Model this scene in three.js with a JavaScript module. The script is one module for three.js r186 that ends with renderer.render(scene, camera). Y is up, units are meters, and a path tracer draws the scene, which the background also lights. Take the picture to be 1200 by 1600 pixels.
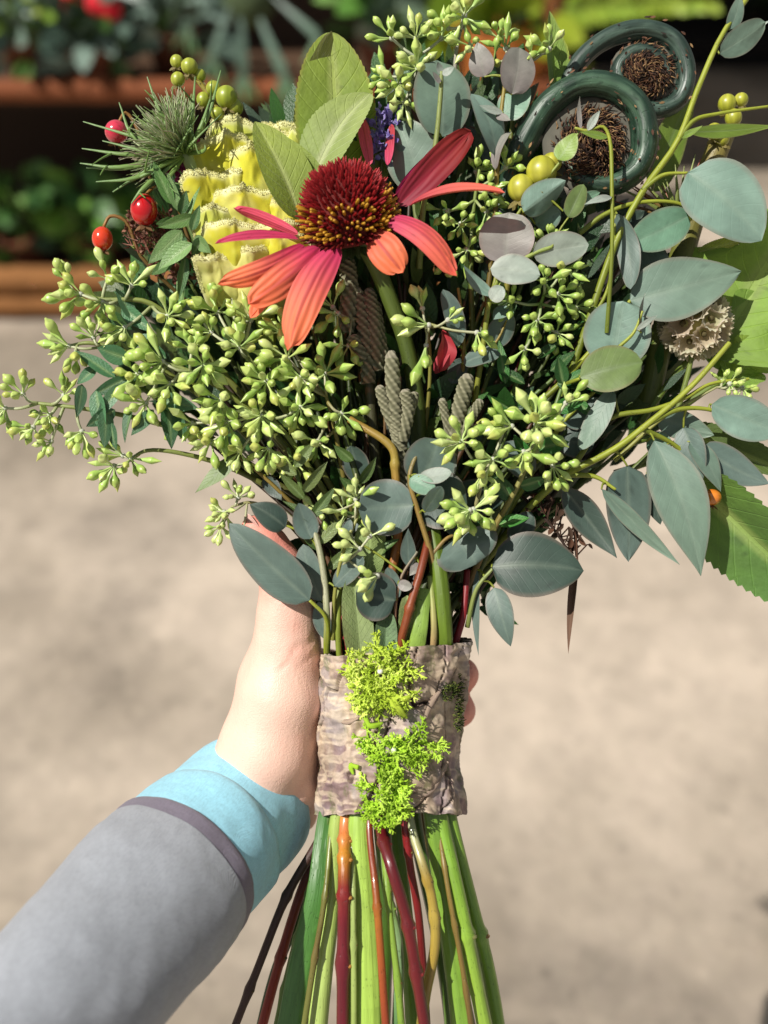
import * as THREE from 'three';
import { MarchingCubes } from 'three/addons/objects/MarchingCubes.js';
import { mergeGeometries, mergeVertices } from 'three/addons/utils/BufferGeometryUtils.js';

// ---------------------------------------------------------------- camera, sky, sun, exposure
const V3 = THREE.Vector3, R = (d) => (d * Math.PI) / 180;
const scene = new THREE.Scene();
const FOV = 55, PITCH = 38, EYE = new V3(0, 1.45, 0), D = 0.5;
const camera = new THREE.PerspectiveCamera(FOV, 0.75, 0.02, 60);
camera.position.copy(EYE);
camera.rotation.set(R(-PITCH), 0, 0);
camera.updateMatrixWorld(true);
camera.focus = 0.49;
camera.userData.fStop = 3.7;
const renderer = new THREE.WebGLRenderer({ antialias: true });
renderer.toneMapping = THREE.LinearToneMapping;
renderer.toneMappingExposure = 1.25;
renderer.shadowMap.enabled = true;

const camQ = camera.quaternion.clone();
const toSun = new V3(-0.53, 0.45, 0.72).normalize().applyQuaternion(camQ);
{
  // a bright hazy sky: paler towards the horizon, whitest round the sun
  const w = 256, h = 128, d = new Float32Array(w * h * 4);
  for (let y = 0; y < h; y++) for (let x = 0; x < w; x++) {
    const el = ((y + 0.5) / h - 0.5) * Math.PI, az = ((x + 0.5) / w - 0.5) * 2 * Math.PI, dir = new V3(Math.cos(el) * Math.cos(az), Math.sin(el), Math.cos(el) * Math.sin(az));
    const t = Math.max(0, dir.y), g = 0.25 * Math.pow(Math.max(0, dir.dot(toSun)), 6), o = (y * w + x) * 4;
    d[o] = 0.22 - 0.07 * t + g; d[o + 1] = 0.22 - 0.05 * t + g; d[o + 2] = 0.22 - 0.02 * t + g * 0.95; d[o + 3] = 1;
  }
  const t = new THREE.DataTexture(d, w, h, THREE.RGBAFormat, THREE.FloatType); t.mapping = THREE.EquirectangularReflectionMapping; t.magFilter = THREE.LinearFilter; t.needsUpdate = true;
  scene.background = t; scene.environment = t;
}
const sun = new THREE.DirectionalLight(new THREE.Color(1, 0.95, 0.87), 4.5);
sun.target.position.set(0, 1.1, -0.4);
sun.position.copy(sun.target.position).addScaledVector(toSun, 7);
sun.castShadow = true; sun.shadow.mapSize.set(4096, 4096); sun.shadow.radius = 1;
Object.assign(sun.shadow.camera, { left: -4, right: 4, top: 4, bottom: -4, near: 0.5, far: 14 });
scene.add(sun, sun.target);

// ---------------------------------------------------------------- helpers
let seed = 7;
const rnd = () => { seed = (seed + 0x6d2b79f5) | 0; let t = Math.imul(seed ^ (seed >>> 15), 1 | seed); t = (t + Math.imul(t ^ (t >>> 7), 61 | t)) ^ t; return ((t ^ (t >>> 14)) >>> 0) / 4294967296; };
const rr = (a, b) => a + (b - a) * rnd();
const clamp = (x, a = 0, b = 1) => Math.min(b, Math.max(a, x)), mix = (a, b, t) => a + (b - a) * t, sstep = (a, b, x) => { const t = clamp((x - a) / (b - a)); return t * t * (3 - 2 * t); };
const hsh = (x, y, z) => { let h = Math.imul(x, 374761393) ^ Math.imul(y, 668265263) ^ Math.imul(z, 1274126177); h = Math.imul(h ^ (h >>> 13), 1274126177); return ((h ^ (h >>> 16)) >>> 0) / 4294967296; };
function vnoise(x, y, z) {
  const X = Math.floor(x), Y = Math.floor(y), Z = Math.floor(z), f = (t) => t * t * (3 - 2 * t), a = f(x - X), b = f(y - Y), c = f(z - Z);
  const l = (dz) => mix(mix(hsh(X, Y, Z + dz), hsh(X + 1, Y, Z + dz), a), mix(hsh(X, Y + 1, Z + dz), hsh(X + 1, Y + 1, Z + dz), a), b);
  return mix(l(0), l(1), c);
}
function fbm(x, y, z, o = 4) { let s = 0, a = 0.5, n = 0; for (let i = 0; i < o; i++) { s += a * vnoise(x, y, z); n += a; a *= 0.5; x = x * 2.03 + 7; y = y * 2.03 + 3; z = z * 2.03 + 1; } return s / n; }
const C = (h) => new THREE.Color(h);
const cmix = (a, b, t) => a.clone().lerp(b, clamp(t));

// The bouquet is held square to the view: F gives a point of it, in units of the photograph at arm's length, z towards the holder.
const S = (2 * D * Math.tan(R(FOV / 2))) / 1600;
const F = (x, y, z = 0) => { const k = (S * (D - z * S)) / D; return new V3((x - 600) * k, (800 - y) * k, z * S); };
const sz = (w, z = 0) => (w * S * (D - z * S)) / D;
const origin = EYE.clone().add(new V3(0, 0, -D).applyQuaternion(camQ));
const toWorld = (v) => v.clone().applyQuaternion(camQ).add(origin);
// a point of the place behind: the ray through a pixel met by the upright plane at that distance
const ray = (x, y) => new V3((x - 600) * S, (800 - y) * S, -D).applyQuaternion(camQ);
const at = (x, y, dist) => { const r = ray(x, y); return EYE.clone().addScaledVector(r, dist / -r.z); };

const counts = {};
const numbered = (n) => { const k = counts[n] ?? 0; counts[n] = k + 1; return k ? n + '_' + String(k).padStart(3, '0') : n; };
const baseOf = new Map();
function thing(name, label, category, base, group) {           // a thing of the bouquet: a Group at its base, its parts authored in bouquet coordinates
  const g = new THREE.Group(); g.name = numbered(name); g.userData = { label, category };
  if (group) g.userData.group = group;
  g.position.copy(toWorld(base)); g.quaternion.copy(camQ); baseOf.set(g, base.clone()); scene.add(g);
  return g;
}
function placed(name, label, category, pos, group) {           // a thing of the place: world coordinates
  const g = new THREE.Group(); g.name = numbered(name); g.userData = { label, category };
  if (group) g.userData.group = group;
  g.position.copy(pos); baseOf.set(g, pos.clone()); scene.add(g);
  return g;
}
function put(parent, name, geo, mat, label) {
  const m = new THREE.Mesh(geo, mat); m.name = name; m.castShadow = m.receiveShadow = true;
  if (baseOf.has(parent)) { const b = baseOf.get(parent); geo.translate(-b.x, -b.y, -b.z); }
  if (label) m.userData.label = label;
  parent.add(m); return m;
}
function hang(parent, name, geo, mat, p, q, s) {                // a shared geometry set at a point
  const m = new THREE.Mesh(geo, mat); m.name = name; m.castShadow = m.receiveShadow = true;
  m.position.copy(p).sub(baseOf.get(parent) ?? new V3()); if (q) m.quaternion.copy(q);
  if (s) { if (s.isVector3) m.scale.copy(s); else m.scale.setScalar(s); }
  parent.add(m); return m;
}
function paint(geo, f) {                                          // vertex colours
  const p = geo.attributes.position, c = new Float32Array(p.count * 3), v = new V3();
  for (let i = 0; i < p.count; i++) { v.fromBufferAttribute(p, i); const k = f(v, i); c[i * 3] = k.r; c[i * 3 + 1] = k.g; c[i * 3 + 2] = k.b; }
  geo.setAttribute('color', new THREE.BufferAttribute(c, 3)); return geo;
}
function sheet(nu, nv, f, close = false) {                        // f(u, v) -> [V3, Color]; u along, v across
  const P = [], K = [], U = [], I = [];
  for (let i = 0; i <= nu; i++) for (let j = 0; j <= nv; j++) { const [p, c, uv] = f(i / nu, j / nv); P.push(p.x, p.y, p.z); K.push(c.r, c.g, c.b); U.push(...(uv ?? [j / nv, i / nu])); }
  for (let i = 0; i < nu; i++) for (let j = 0; j < nv; j++) { const a = i * (nv + 1) + j, b = a + nv + 1; I.push(a, a + 1, b, a + 1, b + 1, b); }
  const g = new THREE.BufferGeometry();
  g.setAttribute('position', new THREE.Float32BufferAttribute(P, 3)); g.setAttribute('color', new THREE.Float32BufferAttribute(K, 3)); g.setAttribute('uv', new THREE.Float32BufferAttribute(U, 2));
  g.setIndex(I); g.computeVertexNormals();
  if (close) {                                                    // smooth the seam of a tube
    const n = g.attributes.normal;
    for (let i = 0; i <= nu; i++) { const a = i * (nv + 1), b = a + nv, v = new V3().fromBufferAttribute(n, a).add(new V3().fromBufferAttribute(n, b)).normalize(); n.setXYZ(a, v.x, v.y, v.z); n.setXYZ(b, v.x, v.y, v.z); }
  }
  return g;
}
// tube through points; radius and colour follow t in 0..1; shape(t, angle) swells the section
function tube(pts, rad, col, { n = 10, m = 6, shape, flat = 1, up = new V3(0, 0, 1), caps = true } = {}) {
  const curve = pts.length > 2 ? new THREE.CatmullRomCurve3(pts, false, 'centripetal') : new THREE.LineCurve3(pts[0], pts[1]);
  const ctr = [], tan = [], X = [], len = curve.getLength();
  let prev = null;
  for (let i = 0; i <= n; i++) {
    const t = i / n; ctr.push(curve.getPoint(t)); const tg = curve.getTangent(t).normalize(); tan.push(tg);
    let x = (prev ?? up).clone().addScaledVector(tg, -(prev ?? up).dot(tg)); if (x.lengthSq() < 1e-6) x = new V3(1, 0, 0).addScaledVector(tg, -tg.x);
    X.push(x.normalize()); prev = x;
  }
  const rf = typeof rad === 'function' ? rad : Array.isArray(rad) ? (t) => { const k = t * (rad.length - 1), i = Math.min(rad.length - 2, Math.floor(k)); return mix(rad[i], rad[i + 1], k - i); } : () => rad;
  const cf = typeof col === 'function' ? col : () => col;
  const N = caps ? n + 2 : n;
  return sheet(N, m, (u, v) => {
    let i = Math.round(u * N), end = 1;
    if (caps) { if (i === 0 || i === N) end = 0.02; i = clamp(i - 1, 0, n); }
    const t = i / n, a = v * 2 * Math.PI, y = tan[i].clone().cross(X[i]), r = rf(t) * end * (shape ? shape(t, a) : 1);
    return [ctr[i].clone().addScaledVector(X[i], Math.cos(a) * r * flat).addScaledVector(y, Math.sin(a) * r), cf(t, a), [v * 6.283 * r, t * len]];
  }, true);
}
// a leaf from base to tip with real curvature; fat: where the blade is widest (a, b exponents)
function leafGeo(B, T, w, o = {}) {
  const { roll = 0, bend = 0, fold = 0, a = 0.6, b = 0.8, c0 = C('#5c7a3a'), c1, rib, edge, nu = 12, nv = 8, wave = 0, serr = 0, lobes = 0, sweep = 0, spot = 0.25, curl = 0, streak = 0 } = o;
  const L = T.clone().sub(B), len = L.length(), ax = L.clone().divideScalar(len);
  let n = new V3(0, 0, 1).addScaledVector(ax, -ax.z); if (n.lengthSq() < 1e-4) n = new V3(0, 1, 0).addScaledVector(ax, -ax.y); n.normalize();
  const q = new THREE.Quaternion().setFromAxisAngle(ax, R(roll)); n.applyQuaternion(q);
  const side = ax.clone().cross(n).normalize(), top = Math.pow(a / (a + b), a) * Math.pow(b / (a + b), b), off = rnd() * 50, ph = rnd() * 6;
  return sheet(nu, nv, (t, v) => {
    const s = v * 2 - 1, f = Math.max(0.004, (Math.pow(t, a) * Math.pow(1 - t, b)) / top);
    let half = (w / 2) * f;
    if (serr) half *= 1 + serr * (((t * nu * 0.25) % 1) * 0.07 - 0.035) * Math.abs(s) ** 4;
    if (lobes) half *= 1 + 0.34 * Math.sin(t * Math.PI * 2 * lobes) * Math.abs(s) ** 2;
    const groove = streak ? w * 0.011 * Math.cos(s * 15 + ph + vnoise(s * 3 + off, t * 4, 1) * 3) * sstep(0, 0.3, t) : 0, notch = streak ? len * 0.035 * Math.cos(s * 7 + ph) * sstep(0.8, 1, t) : 0;
    const lift = groove + bend * len * 4 * t * (1 - t) * 0.5 + Math.abs(s) * fold * half - curl * len * t * t + wave * w * Math.sin(t * 9 + ph + s * 1.3) * Math.abs(s) + w * 0.03 * (vnoise(t * 3 + off, s * 2, off) - 0.5);
    const p = B.clone().addScaledVector(ax, t * len + notch + (lobes ? 0.1 * len * Math.abs(s) * t : 0)).addScaledVector(side, s * half + sweep * len * 4 * t * (1 - t) * 0.25).addScaledVector(n, lift);
    let c = c1 ? cmix(c0, c1, streak ? sstep(0.05, 0.85, t) : t) : c0.clone();
    const bite = spot > 0.2 && vnoise(t * 16 + off, s * 7, off) > 0.9 ? 0.72 : 1;
    const m = bite + spot * (fbm(t * 5 + off, s * 3, off, 3) - 0.5) * 2; c.multiplyScalar(m);
    if (streak) c.multiplyScalar(1 + streak * Math.cos(s * 15 + ph) + streak * 0.8 * (vnoise(s * 14 + off, t * 1.5, off) - 0.5) * 2);
    if (rib && Math.abs(s) < 0.13) c.lerp(rib, 0.75 * (1 - t * 0.6));
    if (edge && Math.abs(s) > 0.9) c.lerp(edge, 0.6);
    return [p, c];
  });
}
function join(list) { return mergeGeometries(list.map((g) => (g.index ? g : mergeVertices(g)))); }
const aim = (d) => new THREE.Quaternion().setFromUnitVectors(new V3(0, 1, 0), d.clone().normalize());

// ---------------------------------------------------------------- textures and materials
function tex(w, h, f, srgb = false) {
  const d = new Uint8Array(w * h * 4);
  for (let y = 0; y < h; y++) for (let x = 0; x < w; x++) { const k = f(x / w, y / h, x, y), o = (y * w + x) * 4; for (let c = 0; c < 3; c++) d[o + c] = clamp(Array.isArray(k) ? k[c] : k) * 255; d[o + 3] = 255; }
  const t = new THREE.DataTexture(d, w, h); t.wrapS = t.wrapT = THREE.RepeatWrapping; t.magFilter = THREE.LinearFilter; t.minFilter = THREE.LinearMipmapLinearFilter; t.generateMipmaps = true;
  if (srgb) t.colorSpace = THREE.SRGBColorSpace; t.needsUpdate = true; return t;
}
// net of veins: v across 0..1, u along
const veinAt = (x, y) => { const s = Math.abs(x - 0.5) * 2, k = y * 9 - s * 2.2, l = Math.abs(k - Math.round(k)); return Math.max(1 - sstep(0.0, 0.07, l), s < 0.05 ? 1 : 0); };
const veinMap = tex(256, 512, (x, y) => { const m = 0.8 + 0.2 * fbm(x * 14, y * 22, 2, 3); return m + 0.2 * veinAt(x, y) - 0.06; });
const veinBump = tex(256, 512, (x, y) => 0.5 - 0.35 * veinAt(x, y) + 0.3 * fbm(x * 30, y * 50, 5, 2));
const waxMap = tex(256, 512, (x, y) => { const s = Math.abs(x - 0.5) * 2, k = y * 7 - s * 1.6, l = Math.abs(k - Math.round(k)); return 0.75 + 0.29 * fbm(x * 6, y * 10, 9, 5) + 0.05 * hsh((x * 256) | 0, (y * 512) | 0, 4) + 0.06 * (1 - sstep(0, 0.06, l)) - 0.02; });
const fibre = tex(128, 512, (x, y) => 0.82 + 0.2 * (fbm(x * 26, y * 5, 3, 3) - 0.5) * 1.6 - (hsh((x * 42) | 0, (y * 90) | 0, 8) > 0.985 ? 0.25 : 0)); fibre.repeat.set(70, 16);
const grain = tex(128, 256, (x, y) => 0.5 + 0.5 * (fbm(x * 40, y * 12, 3, 3) - 0.5));
const std = (o) => new THREE.MeshStandardMaterial({ vertexColors: true, side: THREE.DoubleSide, roughness: 0.55, ...o });
const phy = (o) => new THREE.MeshPhysicalMaterial({ vertexColors: true, side: THREE.DoubleSide, roughness: 0.6, ...o });
const M = {
  wax: phy({ roughness: 0.5, map: waxMap, bumpMap: veinBump, bumpScale: 0.0001, sheen: 0.15, sheenColor: C('#dfe8e4') }),
  leaf: phy({ roughness: 0.7, map: veinMap, bumpMap: veinBump, bumpScale: 0.0006, transmission: 0.28, thickness: 0 }),
  gloss: std({ roughness: 0.42, map: veinMap, bumpMap: veinBump, bumpScale: 0.0005 }),
  stem: std({ roughness: 0.5, map: fibre, bumpMap: fibre, bumpScale: 0.0004 }),
  bud: phy({ roughness: 0.42, clearcoat: 0.25, clearcoatRoughness: 0.25 }),
  wet: phy({ roughness: 0.38, clearcoat: 0.4, clearcoatRoughness: 0.12, map: fibre, bumpMap: fibre, bumpScale: 0.0005 }),
  petal: phy({ roughness: 0.65, transmission: 0.22, thickness: 0, sheen: 0.2, sheenColor: C('#ffb0a0') }),
  matte: std({ roughness: 0.9 }),
  fuzz: phy({ roughness: 0.9, sheen: 0.6, sheenColor: C('#f4f0b0'), transmission: 0.15, thickness: 0 }),
  berry: phy({ roughness: 0.18, clearcoat: 0.8, clearcoatRoughness: 0.08 }),
  dry: std({ roughness: 0.85 }),
};

// ---------------------------------------------------------------- the place behind: floor and plant displays
{
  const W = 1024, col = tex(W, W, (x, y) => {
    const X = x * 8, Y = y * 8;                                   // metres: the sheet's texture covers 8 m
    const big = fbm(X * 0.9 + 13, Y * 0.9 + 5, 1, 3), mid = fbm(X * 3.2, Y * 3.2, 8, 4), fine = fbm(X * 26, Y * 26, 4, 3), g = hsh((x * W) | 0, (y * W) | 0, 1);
    // floor metres: mottled concrete, its contrast raised in place of uneven light
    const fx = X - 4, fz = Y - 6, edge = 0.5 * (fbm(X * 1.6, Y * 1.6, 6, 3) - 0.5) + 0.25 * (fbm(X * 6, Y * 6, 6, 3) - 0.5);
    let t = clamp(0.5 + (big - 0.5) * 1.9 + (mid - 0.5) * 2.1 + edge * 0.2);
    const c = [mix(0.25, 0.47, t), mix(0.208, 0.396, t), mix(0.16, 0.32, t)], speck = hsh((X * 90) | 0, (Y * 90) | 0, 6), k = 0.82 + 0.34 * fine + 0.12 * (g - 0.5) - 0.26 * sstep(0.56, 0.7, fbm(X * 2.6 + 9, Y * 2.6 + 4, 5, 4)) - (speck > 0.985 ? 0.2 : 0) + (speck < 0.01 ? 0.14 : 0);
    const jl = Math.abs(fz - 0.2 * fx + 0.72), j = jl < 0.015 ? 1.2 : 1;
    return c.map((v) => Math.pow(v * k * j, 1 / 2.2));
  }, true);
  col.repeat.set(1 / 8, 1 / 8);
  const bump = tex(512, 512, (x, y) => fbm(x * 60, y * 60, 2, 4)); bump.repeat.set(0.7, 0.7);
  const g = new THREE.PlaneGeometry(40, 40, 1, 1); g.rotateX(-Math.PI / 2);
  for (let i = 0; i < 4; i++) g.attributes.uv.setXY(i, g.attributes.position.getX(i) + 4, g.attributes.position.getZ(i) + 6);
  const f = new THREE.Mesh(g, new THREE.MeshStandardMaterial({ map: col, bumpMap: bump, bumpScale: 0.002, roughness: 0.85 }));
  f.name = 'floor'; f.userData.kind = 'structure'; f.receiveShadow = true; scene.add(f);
}
const wood = (h) => { const c = C(h); return (t, a) => c.clone().multiplyScalar(0.7 + 0.6 * fbm(t * 30, a * 2, 3, 3)); };
function pole(a, b, r, col) { return tube([a, a.clone().lerp(b, 0.5), b], (t) => r * (1 + 0.1 * Math.exp(-(((t * 7) % 1 - 0.5) ** 2) * 300)), col, { n: 56, m: 10 }); }
function boxAt(x0, x1, y0, y1, z0, z1, h) { const g = new THREE.BoxGeometry(x1 - x0, y1 - y0, z1 - z0); g.translate((x0 + x1) / 2, (y0 + y1) / 2, (z0 + z1) / 2); const c = C(h); return paint(g, (v, i) => c.clone().multiplyScalar(0.85 + 0.3 * hsh(i, 3, 7))); }
{
  const x0 = -2.1, x1 = 0.5, z0 = -2.88, z1 = -3.5;
  const s = placed('plant_shelf', 'bamboo plant shelf with dark inside standing on the concrete floor at left', 'shelf', new V3(x0, 0, z0));
  for (const y of [0.045, 0.125]) put(s, 'rail', pole(new V3(x0, y, z0), new V3(x1, y, z0), 0.042, wood('#8a5c30')), M.matte);
  put(s, 'rail', pole(new V3(x0, 0.69, z0), new V3(x1, 0.69, z0), 0.03, wood('#7c4424')), M.matte);
  put(s, 'rail', pole(new V3(x0, 1.42, z1 + 0.32), new V3(x1, 1.42, z1 + 0.32), 0.03, wood('#7c4424')), M.matte);
  put(s, 'board', boxAt(x0, x1, 0.06, 0.085, z1, z0 - 0.045, '#4a3320'), M.matte);
  put(s, 'board', boxAt(x0, x1, 0.64, 0.665, z1, z0 - 0.04, '#4a3320'), M.matte);
  put(s, 'board', boxAt(x0, x1, 1.37, 1.4, z1, z1 + 0.3, '#4a3320'), M.matte);  // unseen top tier, put in to shade the plants below
  put(s, 'back_panel', boxAt(x0, x1, 0.09, 1.36, z1 - 0.03, z1, '#45352a'), M.matte);
  for (const x of [x0 + 0.04, x1 - 0.04]) for (const z of [z0 - 0.05, z1 + 0.05]) put(s, 'post', pole(new V3(x, 0, z), new V3(x, 1.45, z), 0.035, wood('#7a4a22')), M.matte);
  const aw = placed('added_awning', 'unseen canvas awning added to shade the far shelf and the floor before it', 'awning', new V3(-1.3, 0, -6.6));
  put(aw, 'canvas', boxAt(-1.3, 3.9, 2.2, 2.215, -6.9, -3.45, '#8a8474'), M.matte);  // awning out of view, added only for the shade it throws
  for (const x of [-1.25, 3.85]) put(aw, 'post', boxAt(x - 0.03, x + 0.03, 0.002, 2.198, -6.85, -6.79, '#3a3230'), M.matte);
  const b0 = 0.8, b1 = 3.6, bz = -5.9;
  const b = placed('plant_shelf', 'low dark plant shelf far behind at the upper right corner', 'shelf', new V3(b0, 0, bz));
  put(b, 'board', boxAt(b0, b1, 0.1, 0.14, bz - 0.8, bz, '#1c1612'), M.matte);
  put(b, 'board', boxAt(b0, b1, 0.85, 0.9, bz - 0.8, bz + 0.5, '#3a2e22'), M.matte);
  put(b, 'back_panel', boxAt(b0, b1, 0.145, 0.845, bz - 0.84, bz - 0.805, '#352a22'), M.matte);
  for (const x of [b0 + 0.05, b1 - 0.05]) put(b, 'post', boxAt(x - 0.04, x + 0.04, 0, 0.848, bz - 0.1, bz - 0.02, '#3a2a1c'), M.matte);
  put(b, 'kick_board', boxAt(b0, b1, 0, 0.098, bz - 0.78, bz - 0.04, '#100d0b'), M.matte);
}
function potted(label, cat, pos, h, n, leafLen, leafW, cols, o = {}) {
  const g = placed(o.name ?? 'potted_plant', label, cat, pos);
  if (!o.noPot) put(g, 'pot', paint(new THREE.LatheGeometry([[0, 0], [0.05, 0], [0.075, 0.11], [0.08, 0.115], [0.07, 0.12], [0, 0.115]].map(([x, y]) => new THREE.Vector2(x, y)), 16).translate(pos.x, pos.y, pos.z), () => C(o.pot ?? '#6a3a24')), M.matte);
  for (let i = 0; i < n; i++) {
    const an = i * 2.4 + rr(-0.4, 0.4), out = rr(0.2, 1) * (o.wide ?? 0.8), up = rr(0.25, 1);
    const B = pos.clone().add(new V3(Math.cos(an) * out * 0.45 * h, (i % 3 ? 0.1 : 0.02) + up * h * 0.6, Math.sin(an) * out * 0.45 * h));
    const T = B.clone().add(new V3(Math.cos(an) * leafLen * 0.8, leafLen * rr(o.droop ?? -0.3, 0.6), Math.sin(an) * leafLen * 0.6 + leafLen * 0.3));
    const lf = put(g, 'leaf', leafGeo(B, T, leafW * rr(0.7, 1.2), { roll: rr(-60, 60), curl: rr(0, 0.3), c0: C(cols[i % cols.length]), nu: 6, nv: 4, spot: 0.2 }), M.gloss);
    if (i % 2 === 0) put(g, 'stalk', tube([pos.clone().add(new V3(0, 0.1, 0)), B], 0.004, C('#3c5a24'), { n: 3, m: 5 }), M.stem);
  }
  return g;
}
{
  const G1 = ['#3f6a2c', '#5a8a34', '#2c5026', '#6a9440'], G2 = ['#5e7468', '#4c6456', '#71867a'], G3 = ['#8aa024', '#a4b83a', '#6e8c20'];
  potted('leafy green potted plant at the left end of the lower shelf', 'potted plant', new V3(-1.16, 0.09, -3.03), 0.34, 60, 0.1, 0.06, G1);
  potted('leafy green potted plant on the lower shelf right of another one', 'potted plant', new V3(-0.92, 0.09, -3.0), 0.36, 64, 0.1, 0.055, G1);
  potted('pale mottled leafy potted plant on the lower shelf behind the red hips', 'potted plant', new V3(-0.66, 0.09, -3.06), 0.3, 44, 0.1, 0.06, [...G1, '#84a070']);
  potted('dull green bushy potted plant at the left end of the upper shelf', 'potted plant', new V3(-1.02, 0.67, -3.02), 0.3, 56, 0.13, 0.05, [...G2, '#4a6a2a', '#7a9a3a', '#8a9a34'], { wide: 1.1 });
  potted('grey leaved potted plant between the red flowers and the hanging fern', 'potted plant', new V3(-0.62, 0.67, -3.1), 0.32, 56, 0.14, 0.05, G2, { wide: 1.1 });
  const red = potted('grey green potted plant with red flowers on the upper shelf', 'potted plant', new V3(-0.82, 0.67, -2.98), 0.3, 70, 0.13, 0.05, [...G2, '#4c6e38']);
  for (const [x, y] of [[105, 2], [152, 6], [172, 14]]) { const p = at(x, y, 2.9); put(red, 'flower', paint(new THREE.IcosahedronGeometry(0.03, 3).translate(p.x, p.y, p.z), (v) => C('#d01c2c').multiplyScalar(0.6 + 0.8 * vnoise(v.x * 120, v.y * 120, v.z * 120))), M.matte); }
  // a fern with grey strap fronds that hang over the rail
  const sp = at(390, 20, 2.95), st = placed('staghorn_fern', 'grey green fern with long hanging strap fronds above the shelf rail', 'fern', sp);
  put(st, 'crown', paint(new THREE.IcosahedronGeometry(0.07, 3).translate(sp.x, sp.y + 0.03, sp.z), (v) => C('#3c4a2c').multiplyScalar(0.6 + 0.8 * vnoise(v.x * 50, v.y * 50, v.z * 50))), M.matte);
  for (const [x0, y0, x1, y1, w] of [[372, -10, 380, 120, 0.03], [395, 0, 446, 120, 0.032], [365, -6, 330, 90, 0.022], [420, -10, 500, 60, 0.024], [350, -8, 290, 40, 0.02]]) {
    const B0 = at(x0, y0, 2.92), T0 = at(x1, y1, 2.84), pr = (k) => C(k ? '#5f7a66' : '#71867c');
    put(st, 'frond', leafGeo(B0, T0, w, { a: 0.9, b: 0.05, bend: 0.1, roll: rr(-25, 25), c0: pr(0), c1: pr(1), nu: 10, nv: 4 }), M.gloss);
    for (const k of [-1, 0.2, 1]) put(st, 'frond_tip', leafGeo(T0.clone().lerp(B0, 0.04), at(x1 + k * rr(18, 30), y1 + rr(36, 62), 2.82), w * 0.6, { a: 0.3, b: 0.5, c0: pr(1), c1: C('#54783c'), roll: rr(-30, 30), nu: 8, nv: 4 }), M.gloss);
  }
  potted('yellow green leafy shrub on the upper shelf behind the bouquet top', 'potted plant', at(790, 40, 3.0).setY(0.67), 0.34, 60, 0.12, 0.08, G3, { wide: 1.1 });
  potted('dark green leafy potted plant on the upper shelf behind the serrated leaf', 'potted plant', at(600, 40, 3.05).setY(0.67), 0.3, 40, 0.12, 0.07, [...G1, ...G2], {});
  const fp = at(880, 14, 2.9), fr = placed('fern', 'yellow green fern frond reaching out along the upper right edge', 'fern', fp);
  put(fr, 'stalk', tube([fp, at(1000, 8, 2.85), at(1120, 12, 2.8)], [0.005, 0.002], C('#7a9428'), { n: 6, m: 5 }), M.stem);
  for (let i = 0; i < 26; i++) for (const s of [-1, 1]) { const t = i / 26, B = at(885 + 232 * t, 12 - 6 * Math.sin(t * 3), 2.88 - 0.08 * t), T = B.clone().add(new V3(0.025, s * 0.05 * (1.1 - t), 0.03 * rnd())); put(fr, 'leaflet', leafGeo(B, T, 0.022, { c0: C(i % 2 ? '#9cb43a' : '#86a62c'), nu: 4, nv: 2, roll: rr(-30, 30) }), M.gloss); }
  const bp = new V3(0.34, 0.668, -2.98), bk = placed('wicker_basket', 'orange brown wicker basket on the upper shelf behind the seeded sprigs', 'basket', bp);
  for (let i = 0; i < 9; i++) { const t = new THREE.TorusGeometry(0.11 + i * 0.004, 0.011, 8, 40); t.rotateX(Math.PI / 2); t.translate(bp.x, bp.y + 0.012 + i * 0.019, bp.z); put(bk, 'weave', paint(t, (v, k) => C(i % 2 ? '#c47a34' : '#a8602a').multiplyScalar(0.7 + 0.6 * hsh(k >> 4, i, 2))), M.matte); }
  potted('dark leafy potted plant on the far low shelf at the upper right', 'potted plant', at(1180, 40, 6.2).setY(0.142), 0.3, 30, 0.16, 0.08, ['#16240f', '#1e3014'], { pot: '#241812' });
}

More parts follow.
